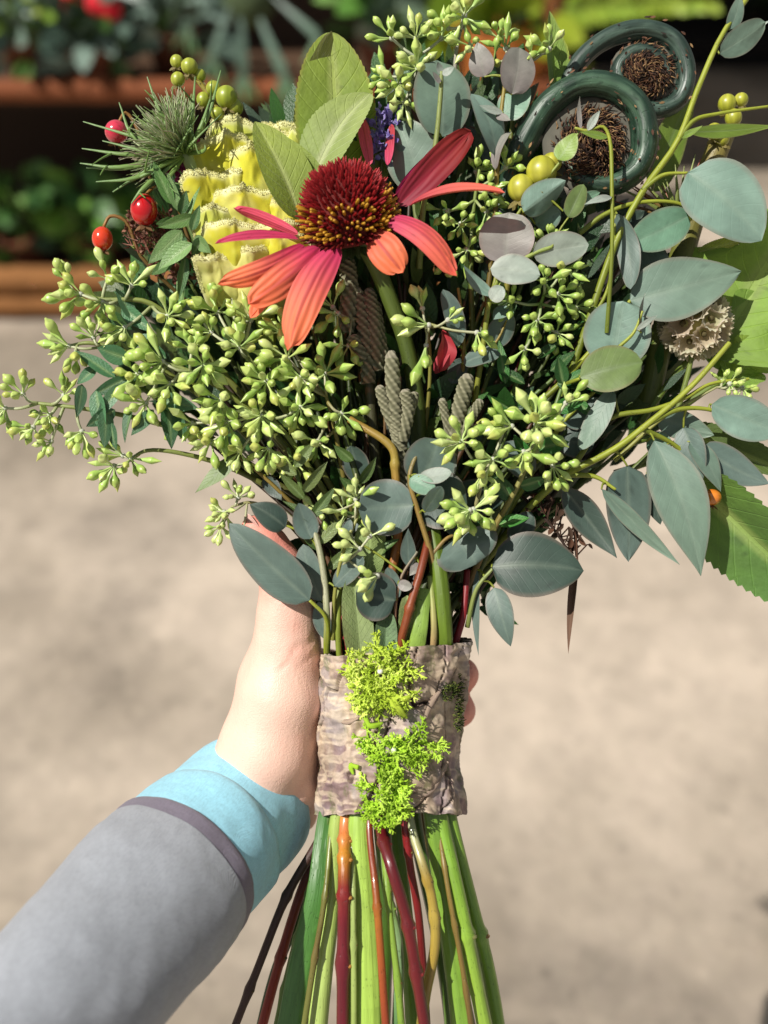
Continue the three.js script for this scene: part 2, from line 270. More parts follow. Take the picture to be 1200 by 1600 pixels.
// ---------------------------------------------------------------- the person: hand, cuff, sleeve
{
  const B = F(430, 1180, -10), g = thing('person', 'left arm in grey sleeve with blue cuff, hand gripping the bark wrap', 'person', B);
  // joints: [x, y, z, r] in bouquet units
  const J = (x, y, z, r) => [F(x, y, z), sz(r, z)];
  const bones = [];
  const chain = (...js) => { for (let i = 0; i < js.length - 1; i++) bones.push([J(...js[i]), J(...js[i + 1])]); };
  chain([396, 824, 12, 19], [418, 852, 18, 26], [440, 890, 16, 32], [449, 960, 6, 41], [450, 1010, 0, 46], [441, 1085, -4, 60], [424, 1170, -14, 62], [388, 1235, -36, 62], [346, 1300, -20, 64], [310, 1345, 10, 64]);
  chain([449, 965, -20, 36], [428, 1060, -40, 50], [398, 1160, -34, 48], [366, 1226, -48, 48]);      // back edge of the hand
  chain([470, 1040, -40, 30], [470, 1150, -40, 30], [462, 1230, -40, 32]);                          // the palm behind
  chain([440, 1200, -50, 44], [470, 1245, -80, 26], [474, 1278, -88, 20]);                          // heel of the little finger
  const fy = [1050, 1106, 1164, 1216];
  fy.forEach((y, i) => i > 1 ? chain([452, y - 5 + i * 6, -90, 34], [505, y - 4, -138, 28], [590, y, -152, 26], [672, y, -138, 24], [696, y, -104, 20]) : chain([452, y - 5 + i * 6, -90, 34], [505, y - 4, -138, 28], [590, y, -152, 26], [680, y, -128, 25], [722 - i * 5, y + 4, -92, 21], [724 - i * 6, y + 5, -70, 16]));
  const lo = new V3(1, 1, 1), hi = new V3(-1, -1, -1), all = bones.flat();
  for (const [p, r] of all) { lo.min(p.clone().subScalar(r + 0.006)); hi.max(p.clone().addScalar(r + 0.006)); }
  const mid = lo.clone().add(hi).multiplyScalar(0.5), ext = Math.max(hi.x - lo.x, hi.y - lo.y, hi.z - lo.z) / 2, N = 104;
  const mc = new MarchingCubes(N, new THREE.MeshBasicMaterial(), false, false, 200000);
  mc.isolation = 0;
  const p = new V3(), K = 0.0055;
  const pre = bones.map(([[a, ra], [b, rb]]) => { const d = b.clone().sub(a); return { a, d, l: d.lengthSq(), ra, rb }; });
  for (let z = 0; z < N; z++) for (let y = 0; y < N; y++) for (let x = 0; x < N; x++) {
    p.set((x - N / 2) / (N / 2), (y - N / 2) / (N / 2), (z - N / 2) / (N / 2)).multiplyScalar(ext).add(mid);
    let e = 0, near = 1;
    for (const o of pre) {
      const qx = p.x - o.a.x, qy = p.y - o.a.y, qz = p.z - o.a.z, t = clamp((qx * o.d.x + qy * o.d.y + qz * o.d.z) / o.l), dx = qx - o.d.x * t, dy = qy - o.d.y * t, dz = qz - o.d.z * t;
      const dd = Math.sqrt(dx * dx + dy * dy + dz * dz) - mix(o.ra, o.rb, t); if (dd < near) near = dd;
      if (dd < 0.03) e += Math.exp(-dd / (K * 0.5));
    }
    const s = e > 0 ? -Math.log(e) * K * 0.5 : near;
    mc.field[x + y * N + z * N * N] = -Math.min(s, 0.03);
  }
  mc.update();
  const n = mc.count ?? mc.geometry.drawRange.count, P = mc.positionArray.slice(0, n * 3), geo = new THREE.BufferGeometry();
  for (let i = 0; i < n * 3; i += 3) { P[i] = P[i] * ext + mid.x; P[i + 1] = P[i + 1] * ext + mid.y; P[i + 2] = P[i + 2] * ext + mid.z; }
  geo.setAttribute('position', new THREE.BufferAttribute(P, 3));
  let hg = mergeVertices(geo, 1e-6); hg.computeVertexNormals();
  // skin: pores and creases lightly in the relief, colour pinker at thumb and knuckles
  const pos = hg.attributes.position, nor = hg.attributes.normal, uv = new Float32Array(pos.count * 2), tip = F(400, 830, 15), ip = F(425, 862, 40), mcp = F(470, 1010, 40);
  const crease = [[F(412, 842, 30), F(450, 862, 40)], [F(415, 862, 30), F(462, 876, 40)], [F(450, 1022, 40), F(492, 1000, 30)], [F(440, 1042, 44), F(495, 1024, 30)], [F(455, 1012, 40), F(496, 988, 20)]];
  for (let i = 0; i < pos.count; i++) {
    const v = new V3().fromBufferAttribute(pos, i), nn = new V3().fromBufferAttribute(nor, i); let h = 0.0007 * (fbm(v.x * 60, v.y * 34, v.z * 60, 4) - 0.5);
    crease.forEach(([a, b], k) => { const d = b.clone().sub(a), q = v.clone().sub(a), t = q.dot(d) / d.lengthSq(); if (t > -0.1 && t < 1.1) { const e = Math.abs((v.y - mix(a.y, b.y, t)) + 0.0012 * Math.sin(t * 8 + k)); h -= 0.0006 * Math.exp(-((e / 0.0008) ** 2)) * (nn.z > 0 ? 1 : 0); } });
    v.addScaledVector(nn, h); pos.setXYZ(i, v.x, v.y, v.z); uv[i * 2] = v.x; uv[i * 2 + 1] = v.y;
  }
  hg.setAttribute('uv', new THREE.BufferAttribute(uv, 2)); hg.computeVertexNormals();
  paint(hg, (v) => {
    const pink = Math.exp(-((v.distanceTo(tip) / 0.028) ** 2)) * 0.9 + Math.exp(-((v.distanceTo(ip) / 0.024) ** 2)) * 0.5 + Math.exp(-((v.distanceTo(mcp) / 0.02) ** 2)) * 0.3, m = fbm(v.x * 160, v.y * 160, v.z * 160, 4) - 0.5;
    const fing = v.x > 0.03 ? 1 : 0;  // fingers redder all over: the shade on them is put into the skin colour
    return cmix(C('#eac2b0'), C('#dd8f80'), pink + fing + m * 0.6).multiplyScalar(1 + 0.12 * m);
  });
  const skinBump = tex(256, 256, (x, y) => fbm(x * 50, y * 50, 3, 3)); skinBump.repeat.set(40, 40);
  const skin = phy({ roughness: 0.5, bumpMap: skinBump, bumpScale: 0.00018, side: THREE.FrontSide, sheen: 0.25, sheenColor: C('#ff9c80') });
  put(g, 'hand', hg, skin);
  // thumb nail: a curved plate set on the back of the thumb's tip
  const nb = F(404, 838, 30), nt = F(381, 806, 22);
  put(g, 'thumb_nail', leafGeo(nb, nt, sz(26), { a: 0.18, b: 0.25, roll: -52, fold: -0.4, bend: 0.1, c0: C('#e8aaa0'), c1: C('#f0c4b8'), nu: 12, nv: 8, spot: 0.08 }), M.wet);
  // cuff and sleeve: turned folds round the forearm's axis, which comes towards the viewer
  const A0 = F(384, 1252, -66), A1 = F(40, 1620, 330), ax = A1.clone().sub(A0), Lr = ax.length();
  const knit = tex(256, 256, (x, y) => 0.5 + 0.5 * Math.sin(x * Math.PI * 64) * 0.6 * (0.7 + 0.3 * Math.sin(y * Math.PI * 64))); knit.repeat.set(60, 60);
  const heather = tex(256, 256, (x, y) => 0.93 + 0.3 * (fbm(x * 70, y * 24, 3, 3) - 0.5) + 0.16 * (hsh((x * 256) | 0, (y * 128) | 0, 2) - 0.5)); heather.repeat.set(30, 30);
  const mat = (h) => phy({ roughness: 0.95, map: heather, sheen: 0.5, sheenColor: C('#ffffff'), bumpMap: knit, bumpScale: 0.0002 });
  const ring = (d0, d1, prof, col, k = 30) => {
    d0 *= 1.16; d1 = d1 < Lr ? d1 * 1.16 : d1; const P0 = A0.clone().addScaledVector(ax, d0 / Lr), P1 = A0.clone().addScaledVector(ax, d1 / Lr);
    return tube([P0, P0.clone().lerp(P1, 0.5), P1], prof, col, { n: k, m: 64, caps: false, shape: (t, a) => { const e = d0 + t * (d1 - d0); return 1 + 0.022 * Math.sin(a * 3 + e * 40) + 0.07 * (fbm(Math.cos(a) * 2 + 5, Math.sin(a) * 2, e * 45, 3) - 0.5) + 0.03 * (1 - Math.abs(2 * fbm(Math.cos(a) * 1.4 + 3 + e * 18, Math.sin(a) * 1.4, e * 42, 3) - 1)); } });
  };
  const r0 = sz(112, -20);
  const fold = (base, w, e) => (t) => base - w * Math.pow(Math.abs(2 * t - 1), e);
  const teal = (t, a) => C('#9cd6ea').multiplyScalar(0.9 + 0.2 * fbm(t * 40, a * 9, 2, 3));
  put(g, 'cuff', ring(-0.006, 0.03, fold(r0 * 1.0, r0 * 0.06, 6), teal), mat());
  put(g, 'cuff', ring(0.022, 0.05, fold(r0 * 1.05, r0 * 0.05, 8), teal), mat());
  put(g, 'cuff_band', ring(0.045, 0.059, fold(r0 * 1.09, r0 * 0.06, 6), (t, a) => C('#77707f').multiplyScalar(0.9 + 0.2 * fbm(t * 40, a * 9, 2, 3))), mat());
  put(g, 'sleeve', ring(0.054, Lr * 1.4, (t) => r0 * (1.1 - 0.3 * t + 0.05 * Math.sin(t * 5) + 0.018 * Math.sin(t * 17)), (t, a) => C('#9da1a9').multiplyScalar(0.9 + 0.2 * fbm(t * 40, a * 8, 2, 3)), 60), mat());
  put(g, 'cuff_lining', ring(0.001, 0.02, (t) => r0 * (0.9 - 0.35 * t), () => C('#3f7480')), mat());
}

// ---------------------------------------------------------------- bark wrap, lichen, pins
const WY0 = 1012, WY1 = 1272, WCX = 611;
const wrapR = (a, v) => [112 - 4 * v, 92];                        // half axes in bouquet units
{
  const B = F(WCX, 1140, 0), g = thing('bark_wrap', 'wrinkled grey brown bark band wrapped round the stems', 'bark wrap', B);
  const shapeR = (a, v) => {
    // v 0 top, 1 bottom; broad crumples, creases and a few slanting cracks
    const ca = Math.cos(a), sa = Math.sin(a), wx = 0.5 * (fbm(ca * 3, v * 4, sa * 3 + 9, 3) - 0.5), wy = 0.5 * (fbm(ca * 3 + 5, v * 4, sa * 3, 3) - 0.5);
    const ridge = (x, y, z) => 1 - Math.abs(2 * fbm(x, y, z, 3) - 1);
    const cr = ridge(ca * 2.6 + wx, v * 4.2 + wy, sa * 2.6), fine = ridge(ca * 1.9 + wy, v * 17, sa * 1.9 + wx), rim = Math.exp(-v * 9) + 0.5 * Math.exp(-(1 - v) * 12);
    const h = (fbm(ca * 1.8 + 4, v * 3, sa * 1.8, 3) - 0.5) * 26 + (cr - 0.6) * 20 + (fine - 0.6) * (1.6 + 4 * rim) + (fbm(ca * 8 + v * 18, v * 34 - ca * 5, sa * 8 + v * 14, 3) - 0.5) * 3.4 + rim * 0.7 * Math.sin(v * 90 + wx * 40);
    const k = 1 - Math.min(1, Math.abs(fbm(ca * 2.4 + v * 1.6 + 2, v * 2.2 - sa * 1.4, sa * 2.4, 2) - 0.47) / 0.016);
    return { h: h - Math.max(0, k) * 12, crack: Math.max(0, k), cr, fine };
  };
  const cols = ['#a8937f', '#8e7a6e', '#b8a58e', '#746460', '#9a9090'].map(C);
  const top = (a) => WY0 + 10 * Math.cos(a - 2.6) + 7 * (fbm(Math.cos(a) * 3, Math.sin(a) * 3, 1, 3) - 0.5) * 2 - 4 * Math.cos(a), bot = (a) => WY1 + 7 * (fbm(Math.cos(a) * 3, Math.sin(a) * 3, 8, 3) - 0.5) * 2;
  const mk = (inset, dark) => sheet(190, 330, (v, u) => {
    const a = u * 2 * Math.PI + Math.PI * 1.12, { h, crack, cr, fine } = shapeR(a, v), [rx, rz] = wrapR(a, v), k = h - inset;
    const x = WCX - 2 + 2 * (1 - v) + (rx + k) * Math.cos(a) + 6 * (v < 0.5 ? (0.5 - v) : 0), z = (rz + k) * Math.sin(a), y = mix(top(a), bot(a), v);
    const n1 = fbm(Math.cos(a) * 5, v * 4, Math.sin(a) * 5, 4), pa = Math.cos(a) * 4 + Math.sin(a) * 1.5, qv = v * 30 + 5 * fbm(Math.cos(a) * 2, v * 3, Math.sin(a) * 2, 3), n2 = fbm(pa * 0.8 + qv * 0.42, qv * 0.78 - pa * 0.5, Math.sin(a) * 3 + qv * 0.36, 5), n3 = fbm(Math.cos(a) * 40, v * 60, Math.sin(a) * 40, 2);
    let c = cmix(cols[1], cols[0], sstep(0.4, 0.58, n1)); c.lerp(cols[2], sstep(0.5, 0.72, n2) * 0.45); c.lerp(cols[3], sstep(0.5, 0.3, n2) * 0.4); c.lerp(cols[4], sstep(0.52, 0.64, fbm(Math.cos(a) * 3, v * 4 + 9, Math.sin(a) * 3, 3)) * 0.7); c.lerp(C('#7a6068'), sstep(0.54, 0.66, fbm(Math.cos(a) * 2.5 + 7, v * 3, Math.sin(a) * 2.5, 3)) * 0.6);
    c.lerp(C('#e0cdb0'), sstep(0.8, 0.93, fine) * 0.4); c.lerp(C('#3c2c22'), crack * 0.8); c.multiplyScalar(0.72 + 0.5 * n3);
    const moss = sstep(0.6, 0.72, fbm(Math.cos(a) * 6 + 3, v * 7, Math.sin(a) * 6 + 2, 4)) * (n3 > 0.42 ? 1 : 0); c.lerp(C('#4c5a22'), moss * 0.55);
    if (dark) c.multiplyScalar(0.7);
    return [F(x, y, z), c];
  }, true);
  put(g, 'bark_band', mk(0, false), std({ roughness: 0.58 }));
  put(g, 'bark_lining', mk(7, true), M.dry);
  // an overlapping end of the bark, its edge torn, at right; a peeled flap below
  const flap = (pts, w, lab) => put(g, 'bark_flap', tube(pts, (t) => sz(w) * (0.4 + 0.6 * Math.sin(Math.PI * t)), (t, a) => cols[(a * 2) % 3 | 0].clone().multiplyScalar(0.7 + 0.5 * fbm(t * 12, a * 3, 2, 3)), { n: 20, m: 8, flat: 0.35, shape: (t, a) => 1 + 0.5 * (fbm(t * 8, a, 3, 3) - 0.5) }), M.dry);
  flap([F(690, 1075, 72), F(668, 1108, 86), F(655, 1150, 92)], 5); flap([F(706, 1012, 52), F(640, 1030, 97), F(600, 1022, 100)], 6); flap([F(700, 1190, 62), F(670, 1235, 82), F(640, 1245, 94)], 6); flap([F(510, 1110, 42), F(540, 1128, 76), F(560, 1122, 88)], 4); flap([F(506, 1222, 40), F(540, 1230, 74), F(570, 1228, 90)], 5);
  // tufts of dark moss on the bark at right
  const m = [];
  for (let i = 0; i < 420; i++) { const ta = rnd() * 6.283, tk = rnd(), low = i > 300, x = low ? 716 + Math.cos(ta) * 9 * tk : 708 + Math.cos(ta) * 20 * tk, y = (low ? 1118 : 1074) + Math.sin(ta) * (low ? 30 : 20) * tk + (x - 708) * -0.5; if (fbm(x * 0.11, y * 0.11, 3, 2) < 0.42) continue; const a = Math.acos(clamp((x - WCX) / 114, -1, 1)), z = 95 * Math.sin(a), b = F(x, y, z), d = new V3(Math.cos(a) + rr(-0.6, 0.6), rr(-0.6, 0.9), Math.sin(a) + rr(-0.6, 0.6)).normalize(); m.push(tube([b, b.clone().addScaledVector(d, sz(rr(3, 8)))], [sz(1.2), sz(0.5)], C(['#3c4a16', '#56661e', '#2c3812', '#6c7430'][i & 3]), { n: 1, m: 3, caps: false })); }
  put(g, 'moss_tuft', join(m), M.matte);
}
function lichen(label, blobs, n, cols, arms) {
  const B = F(blobs[0][0], blobs[0][1], 105), g = thing('reindeer_moss', label, 'moss', B, 'tufts of lichen pinned on the bark');
  const list = [], grow = (p, d, r, len, k, col) => {
    const q = p.clone().addScaledVector(d, len), m = p.clone().lerp(q, 0.5).add(new V3(rr(-1, 1), rr(-1, 1), rr(-1, 1)).multiplyScalar(len * 0.14));
    list.push(tube([p, m, q], [r, r * 0.9], col, { n: 2, m: 4, caps: k <= 0 }));
    if (k <= 0) return;
    const t = new V3(rr(-1, 1), rr(-1, 1), rr(-0.8, 0.8)).cross(d).normalize();
    for (let i = 0; i < (rnd() < 0.3 ? 3 : 2); i++) { const e = d.clone().addScaledVector(t, (i ? (i > 1 ? 0 : -1) : 1) * rr(0.5, 0.95)).add(new V3(rr(-1, 1), rr(-1, 1), rr(-0.6, 0.8)).multiplyScalar(0.3)).normalize(); grow(q, e, r * 0.86, len * rr(0.6, 1), k - 1, col.clone().multiplyScalar(1.05)); }
  };
  for (let i = 0; i < n; i++) {
    const [bx, by, rx, ry] = blobs[i % blobs.length], a = rnd() * 6.283, k = Math.sqrt(rnd()), x = bx + Math.cos(a) * rx * k, y = by + Math.sin(a) * ry * k, z = 98 - ((x - WCX) / 112) ** 2 * 40;
    const d = new V3(Math.cos(a) * k * 1.1 + rr(-0.6, 0.6), -Math.sin(a) * k * 1.1 + rr(-0.6, 0.6), rr(0.1, 0.9)).normalize();
    grow(F(x, y, z + (1 - k) * 8), d, sz(rr(1.3, 2)), sz(rr(6, 11)), 4, C(cols[(rnd() * cols.length) | 0]).multiplyScalar(rr(0.8, 1.1)));
  }
  put(g, 'branchlets', join(list), M.matte).userData.kind = 'stuff';
  for (const pts of arms) put(g, 'arm', tube(pts.map((q) => F(...q)), [sz(4), sz(3.2), sz(4.4), sz(2)], C(cols[0]).multiplyScalar(0.92), { n: 12, m: 7, flat: 0.6, shape: (t, a) => 1 + 0.5 * (fbm(t * 7, a, 4, 2) - 0.5) }), M.matte);
  return g;
}
{
  const c1 = ['#b0c63a', '#c2d852', '#9cb62c', '#cede6a'], c2 = ['#98be2a', '#acd03c', '#86aa24', '#b8d850'];
  lichen('upper chartreuse tuft of reindeer moss at the top rim of the bark', [[598, 1034, 26, 14], [592, 1056, 34, 20], [576, 1080, 14, 12], [622, 1070, 20, 14]], 84, c1, [[[608, 1080, 118], [630, 1092, 122], [648, 1084, 112]], [[612, 1082, 120], [622, 1105, 122], [636, 1122, 112]], [[604, 1084, 120], [618, 1108, 124], [634, 1120, 114]]]);
  lichen('lower lime green tuft of reindeer moss hanging to the bottom rim of the bark', [[612, 1164, 32, 14], [604, 1194, 34, 20], [596, 1234, 18, 22], [606, 1260, 14, 10], [652, 1163, 18, 8]], 96, c2, [[[655, 1158, 100], [682, 1166, 84], [705, 1162, 68]], [[570, 1120, 112], [578, 1134, 116], [598, 1130, 110]], [[560, 1200, 96], [548, 1196, 90], [552, 1210, 92]]]);
  for (const [x, y, l] of [[594, 1049, 'white pearl pin head in the upper moss tuft'], [615, 1172, 'white pearl pin head in the lower moss tuft']]) {
    const b = F(x, y, 122), g = thing('pearl_pin', l, 'pin', b, 'pearl pins in the moss');
    put(g, 'pin_head', paint(new THREE.SphereGeometry(sz(4.2), 16, 12).translate(b.x, b.y, b.z), () => C('#eceae2')), M.berry);
    put(g, 'shaft', tube([b, F(x, y + 2, 85)], sz(1), C('#8a8a88'), { n: 1, m: 5 }), M.wet);
  }
}

// ---------------------------------------------------------------- stems
const tones = (...hs) => { const c = hs.map(C), o = rnd() * 40; return (t, a) => { const k = clamp(t) * (c.length - 1), i = Math.min(c.length - 2, Math.floor(k)); const b = c.length > 1 ? cmix(c[i], c[i + 1], k - i) : c[0].clone(); return b.multiplyScalar(0.78 + 0.44 * fbm(t * 14 + o, Math.cos(a) * 1.5, Math.sin(a) * 1.5, 3)); }; };
function stemThing(label, pts, r, col, o = {}) {
  const P = pts.map((p) => F(...p)), g = thing(o.name ?? 'cut_stem', label, 'stem', P[0], o.group ?? 'cut stems below the wrap');
  const ribs = o.ribs ?? 0, nodes = o.nodes ?? [], off = rnd() * 30;
  put(g, o.part ?? 'stalk', tube(P, (t) => (o.name ? 1 : 0.88) * sz(Array.isArray(r) ? mix(r[0], r[1], t) : r, pts[0][2]) * (1 + nodes.reduce((s, k) => s + 0.35 * Math.exp(-(((t - k) / 0.018) ** 2)), 0)), col, { n: 44, m: ribs ? 40 : 14, flat: o.flat ?? 1, shape: (t, a) => 1 + (ribs ? 0.035 * Math.sin(a * ribs) : 0) + 0.1 * (fbm(t * 8 + off, Math.cos(a), Math.sin(a), 3) - 0.5) }), o.mat ?? M.wet);
  for (const k of nodes) {                                       // a bud scar at each node
    const c = new THREE.CatmullRomCurve3(P, false, 'centripetal').getPoint(k), w = sz(Array.isArray(r) ? mix(r[0], r[1], k) : r, pts[0][2]);
    put(g, 'node', paint(new THREE.SphereGeometry(w * 0.42, 10, 8).scale(1, 0.7, 0.8).translate(c.x + w * 0.8, c.y, c.z + w * 0.55), (v) => C(o.nodeCol ?? '#6c5a24').multiplyScalar(0.7 + 0.6 * vnoise(v.x * 900, v.y * 900, 1))), M.stem);
  }
  return g;
}
const up = (x, y, z) => [mix(x, WCX, 0.35), y, z];
// keeps a stem's point inside the band where it passes through it
const inBand = ([x, y, z]) => { const X = clamp(x, WCX - 100, WCX + 98); return [X, y, clamp(z, -70, 0.74 * 92 * Math.sqrt(1 - ((X - WCX) / 106) ** 2))]; };
const dn = (lab, pts, r, col, o) => { pts = [inBand(pts[0]), ...pts.slice(1)]; const [x, y, z] = pts[0]; stemThing(lab, [[mix(x, WCX, 0.2), 1190, z * 0.7], ...pts], r, col, o); };
dn('thin dark brown cut twig, leftmost of those below the wrap', [[488, 1285, 10], [448, 1400, 20], [400, 1520, 30], [345, 1660, 40]], [8, 7], tones('#4c3226', '#3e2620', '#4a3028'), { nodes: [0.5, 0.8], mat: M.stem });
dn('dark twig turning red low down, second from the left', [[494, 1290, -10], [468, 1400, -5], [432, 1520, 5], [390, 1680, 10]], [8, 9], tones('#3e261e', '#45251c', '#8a2c1c', '#a83424'), { nodes: [0.7], mat: M.stem });
dn('dark green narrow blade stem behind the left twigs', [[505, 1285, -30], [470, 1420, -35], [430, 1520, -30], [395, 1660, -25]], [11, 9], tones('#2c4a1c', '#2a4c1e', '#33581f'), { flat: 0.5 });
dn('dull green twig with rough bark between blades at left', [[500, 1290, 30], [478, 1420, 40], [452, 1520, 45], [418, 1680, 55]], [7, 8], tones('#4c6a28', '#587a30', '#6c8a3c'), { nodes: [0.45, 0.62, 0.8], mat: M.stem });
dn('wide wet dark green leaf blade stem with a shiny fold', [[510, 1285, 40], [496, 1400, 52], [472, 1500, 58], [440, 1680, 70]], [16, 24], tones('#3e6c2a', '#4a7c34', '#5a8a40'), { flat: 0.35, ribs: 7 });
dn('smooth pale lime stem left of the red and orange one', [[526, 1290, 34], [519, 1400, 46], [507, 1500, 56], [488, 1680, 64]], [12, 19], tones('#98b054', '#b4cc6c', '#bcd478'), {});
dn('knobbly stem, orange above its node and dark red below', [[540, 1285, 82], [538, 1360, 92], [537, 1450, 97], [535, 1680, 105]], [11, 11], tones('#c8a03c', '#e0a040', '#d87a48', '#cc8a28', '#8c2824', '#701822', '#641420', '#6a1a22'), { nodes: [0.34, 0.44, 0.62, 0.82], nodeCol: '#c88c3c' });
dn('thick ribbed lime green stem in the middle, widest of all', [[562, 1285, 60], [566, 1380, 72], [572, 1500, 82], [576, 1680, 92]], [16, 28], tones('#94b844', '#a6c856', '#aed05c', '#a8cc54'), { ribs: 13, flat: 0.7 });
dn('thin red twig turning amber, in front of the thick lime stem', [[577, 1285, 106], [588, 1400, 116], [595, 1490, 118], [608, 1680, 122]], [6, 7], tones('#802820', '#7c2c1c', '#8a3a1c', '#b06a24', '#a04c20', '#8a2c1c'), { nodes: [0.55] });
dn('crooked glossy dark red twig crossing to the right', [[594, 1285, 112], [610, 1350, 118], [634, 1430, 122], [650, 1520, 124], [676, 1680, 126]], [10, 10], tones('#54181a', '#62161c', '#6a181c', '#64161a'), { nodes: [0.3, 0.64, 0.8], nodeCol: '#8c2424' });
dn('slim dark red twig half hidden behind the crooked one', [[632, 1285, 66], [642, 1360, 66], [654, 1430, 62], [672, 1680, 40]], [7, 7], tones('#7c1c20', '#8c1c20', '#641818'), { nodes: [0.4] });
dn('pale stem with a green swollen node behind the crooked twig', [[590, 1290, 40], [606, 1400, 54], [622, 1475, 60], [616, 1680, 64]], [7, 9], tones('#78984c', '#a4b884', '#7ca040', '#8aa878', '#3f7a34'), { nodes: [0.56], nodeCol: '#8aac3c' });
dn('pale twig ending in a tan jointed piece', [[642, 1285, 86], [660, 1350, 94], [674, 1400, 98], [680, 1470, 98], [664, 1560, 94], [650, 1690, 90]], [6.5, 10], tones('#a0b070', '#b4bc8c', '#a88c3c', '#b09a44', '#a08434', '#8a8a30'), { nodes: [0.42, 0.58] });
dn('straight thick green cut stem right of the tan jointed one', [[676, 1285, 50], [694, 1400, 54], [712, 1520, 58], [732, 1690, 62]], [13, 20], tones('#6a8c30', '#7aa03a', '#84ac42'), { ribs: 9, flat: 0.7 });
dn('long smooth green cut stem with a joint ring low down', [[690, 1285, 64], [716, 1400, 68], [738, 1510, 70], [776, 1690, 74]], [13, 14], tones('#88a83a', '#7ca634', '#8cb03e', '#94b442'), { nodes: [0.64], nodeCol: '#8a8c50' });
dn('rightmost bright green cut stem with a brown joint', [[706, 1285, 30], [734, 1400, 32], [762, 1510, 34], [792, 1690, 36]], [11, 13], tones('#6c942c', '#82a83c', '#88b040', '#82a83a'), { nodes: [0.64], nodeCol: '#a07c4c' });
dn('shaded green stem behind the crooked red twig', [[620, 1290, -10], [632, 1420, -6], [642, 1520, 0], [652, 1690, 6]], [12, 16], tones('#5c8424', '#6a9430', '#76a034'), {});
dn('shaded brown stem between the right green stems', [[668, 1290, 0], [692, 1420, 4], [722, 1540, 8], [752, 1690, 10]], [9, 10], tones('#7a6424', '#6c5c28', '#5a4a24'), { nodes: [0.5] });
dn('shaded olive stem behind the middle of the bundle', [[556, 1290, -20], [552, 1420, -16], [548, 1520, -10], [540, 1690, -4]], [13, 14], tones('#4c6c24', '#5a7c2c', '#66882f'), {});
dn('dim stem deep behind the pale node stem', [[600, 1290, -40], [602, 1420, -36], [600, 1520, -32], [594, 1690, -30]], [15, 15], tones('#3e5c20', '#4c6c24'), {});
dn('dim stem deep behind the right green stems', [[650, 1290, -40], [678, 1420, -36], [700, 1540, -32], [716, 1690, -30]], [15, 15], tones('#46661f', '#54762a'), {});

dn('thin olive twig in front of the dark green blade stem', [[520, 1285, 54], [508, 1400, 70], [488, 1520, 82], [462, 1690, 92]], [4.5, 5.5], tones('#6c7a30', '#7a8438', '#6a5a2c', '#7c8a3c'), { nodes: [0.5, 0.7], nodeCol: '#6a5230' });
dn('thin pale green stem just right of the knobbly one', [[552, 1285, 84], [552, 1400, 96], [553, 1520, 104], [553, 1690, 112]], [4.5, 5.5], tones('#90a854', '#a8bc6c', '#98ac58'), { nodes: [0.66] });
dn('thin bright green stem between the amber twig and the crooked red one', [[600, 1285, 92], [606, 1400, 98], [622, 1540, 104], [634, 1690, 108]], [5.5, 6.5], tones('#7a9c38', '#8cae44', '#82a43c'), { nodes: [0.48, 0.74] });
dn('thin brown twig with a scar between the right green stems', [[684, 1285, 70], [702, 1400, 80], [724, 1520, 88], [748, 1690, 94]], [4, 5], tones('#7c6c34', '#8a7438', '#6a5228'), { nodes: [0.4, 0.6, 0.8], nodeCol: '#5a4424' });
dn('slim green stem along the inner side of the rightmost one', [[700, 1285, 56], [722, 1400, 60], [748, 1520, 62], [776, 1690, 64]], [5, 6.5], tones('#5c8430', '#6c943a', '#74983c'), { nodes: [0.55] });

// stems that show between the wrap's upper rim and the leaves
const UP = (lab, pts, r, col, o = {}) => stemThing(lab, [[mix(pts[0][0], WCX, 0.1), 1090, inBand(pts[0])[2] * 0.8], inBand([pts[0][0], 1020, pts[0][2]]), ...pts.slice(1)], r, col, { name: 'bouquet_stem', group: 'stems above the wrap', mat: M.stem, ...o });
UP('thick green stem rising from the right half of the wrap', [[694, 1040, 48], [692, 960, 52], [684, 880, 46], [668, 800, 24], [650, 700, -10]], [13, 14], tones('#5a6c20', '#66801f', '#5a701c', '#4a5c1c'), { ribs: 8, nodes: [0.17] });
UP('red brown stem slanting up in the middle above the moss', [[624, 1040, 80], [640, 950, 78], [658, 890, 70], [672, 830, 40]], [7, 6], tones('#7c3c1c', '#8a4420', '#7a3018'), { nodes: [0.5] });
UP('amber stem leading up behind the round blue leaf', [[604, 1040, 40], [612, 900, 44], [622, 830, 40], [618, 740, 50], [612, 700, 55], [546, 655, 40]], [8, 6], tones('#6a4420', '#8c5424', '#a86c30', '#a08c3c', '#9a7a34'), { nodes: [0.72] });
UP('thin dark red stem at the right end of the wrap', [[722, 1040, 20], [724, 960, 22], [730, 890, 10]], [6, 5], tones('#6a1820', '#8c1c28', '#7c1c20'));
UP('bright red pitted stem behind the thumb side', [[548, 1040, 40], [540, 970, 46], [526, 910, 40]], [8, 7], tones('#7c2030', '#a02838', '#7c2030'), { nodes: [0.3, 0.5, 0.7] });
UP('lime green flat stem standing right of the moss', [[650, 1040, 72], [656, 980, 70], [664, 920, 56]], [16, 10], tones('#8aa844', '#94b450', '#7c9c40'), { flat: 0.35, ribs: 6 });
UP('pink edged pale stem beside the lime flat stem', [[676, 1040, 62], [678, 980, 62], [672, 900, 50]], [6, 5], tones('#b06a60', '#b49a68', '#94a858'));
UP('grey white stem of the leaf over the thumb', [[510, 1040, 60], [511, 965, 64], [506, 900, 64], [497, 850, 60], [478, 790, 40]], [5.5, 4.5], tones('#7c8a28', '#8c9a2c', '#b0b090', '#a8a888', '#88885c'));
UP('yellow green stem close to the left rim of the wrap', [[530, 1040, 52], [528, 970, 52], [534, 880, 40], [556, 790, 20], [560, 740, 14]], [5, 5], tones('#7c8a2c', '#88963c', '#8aa03c'));
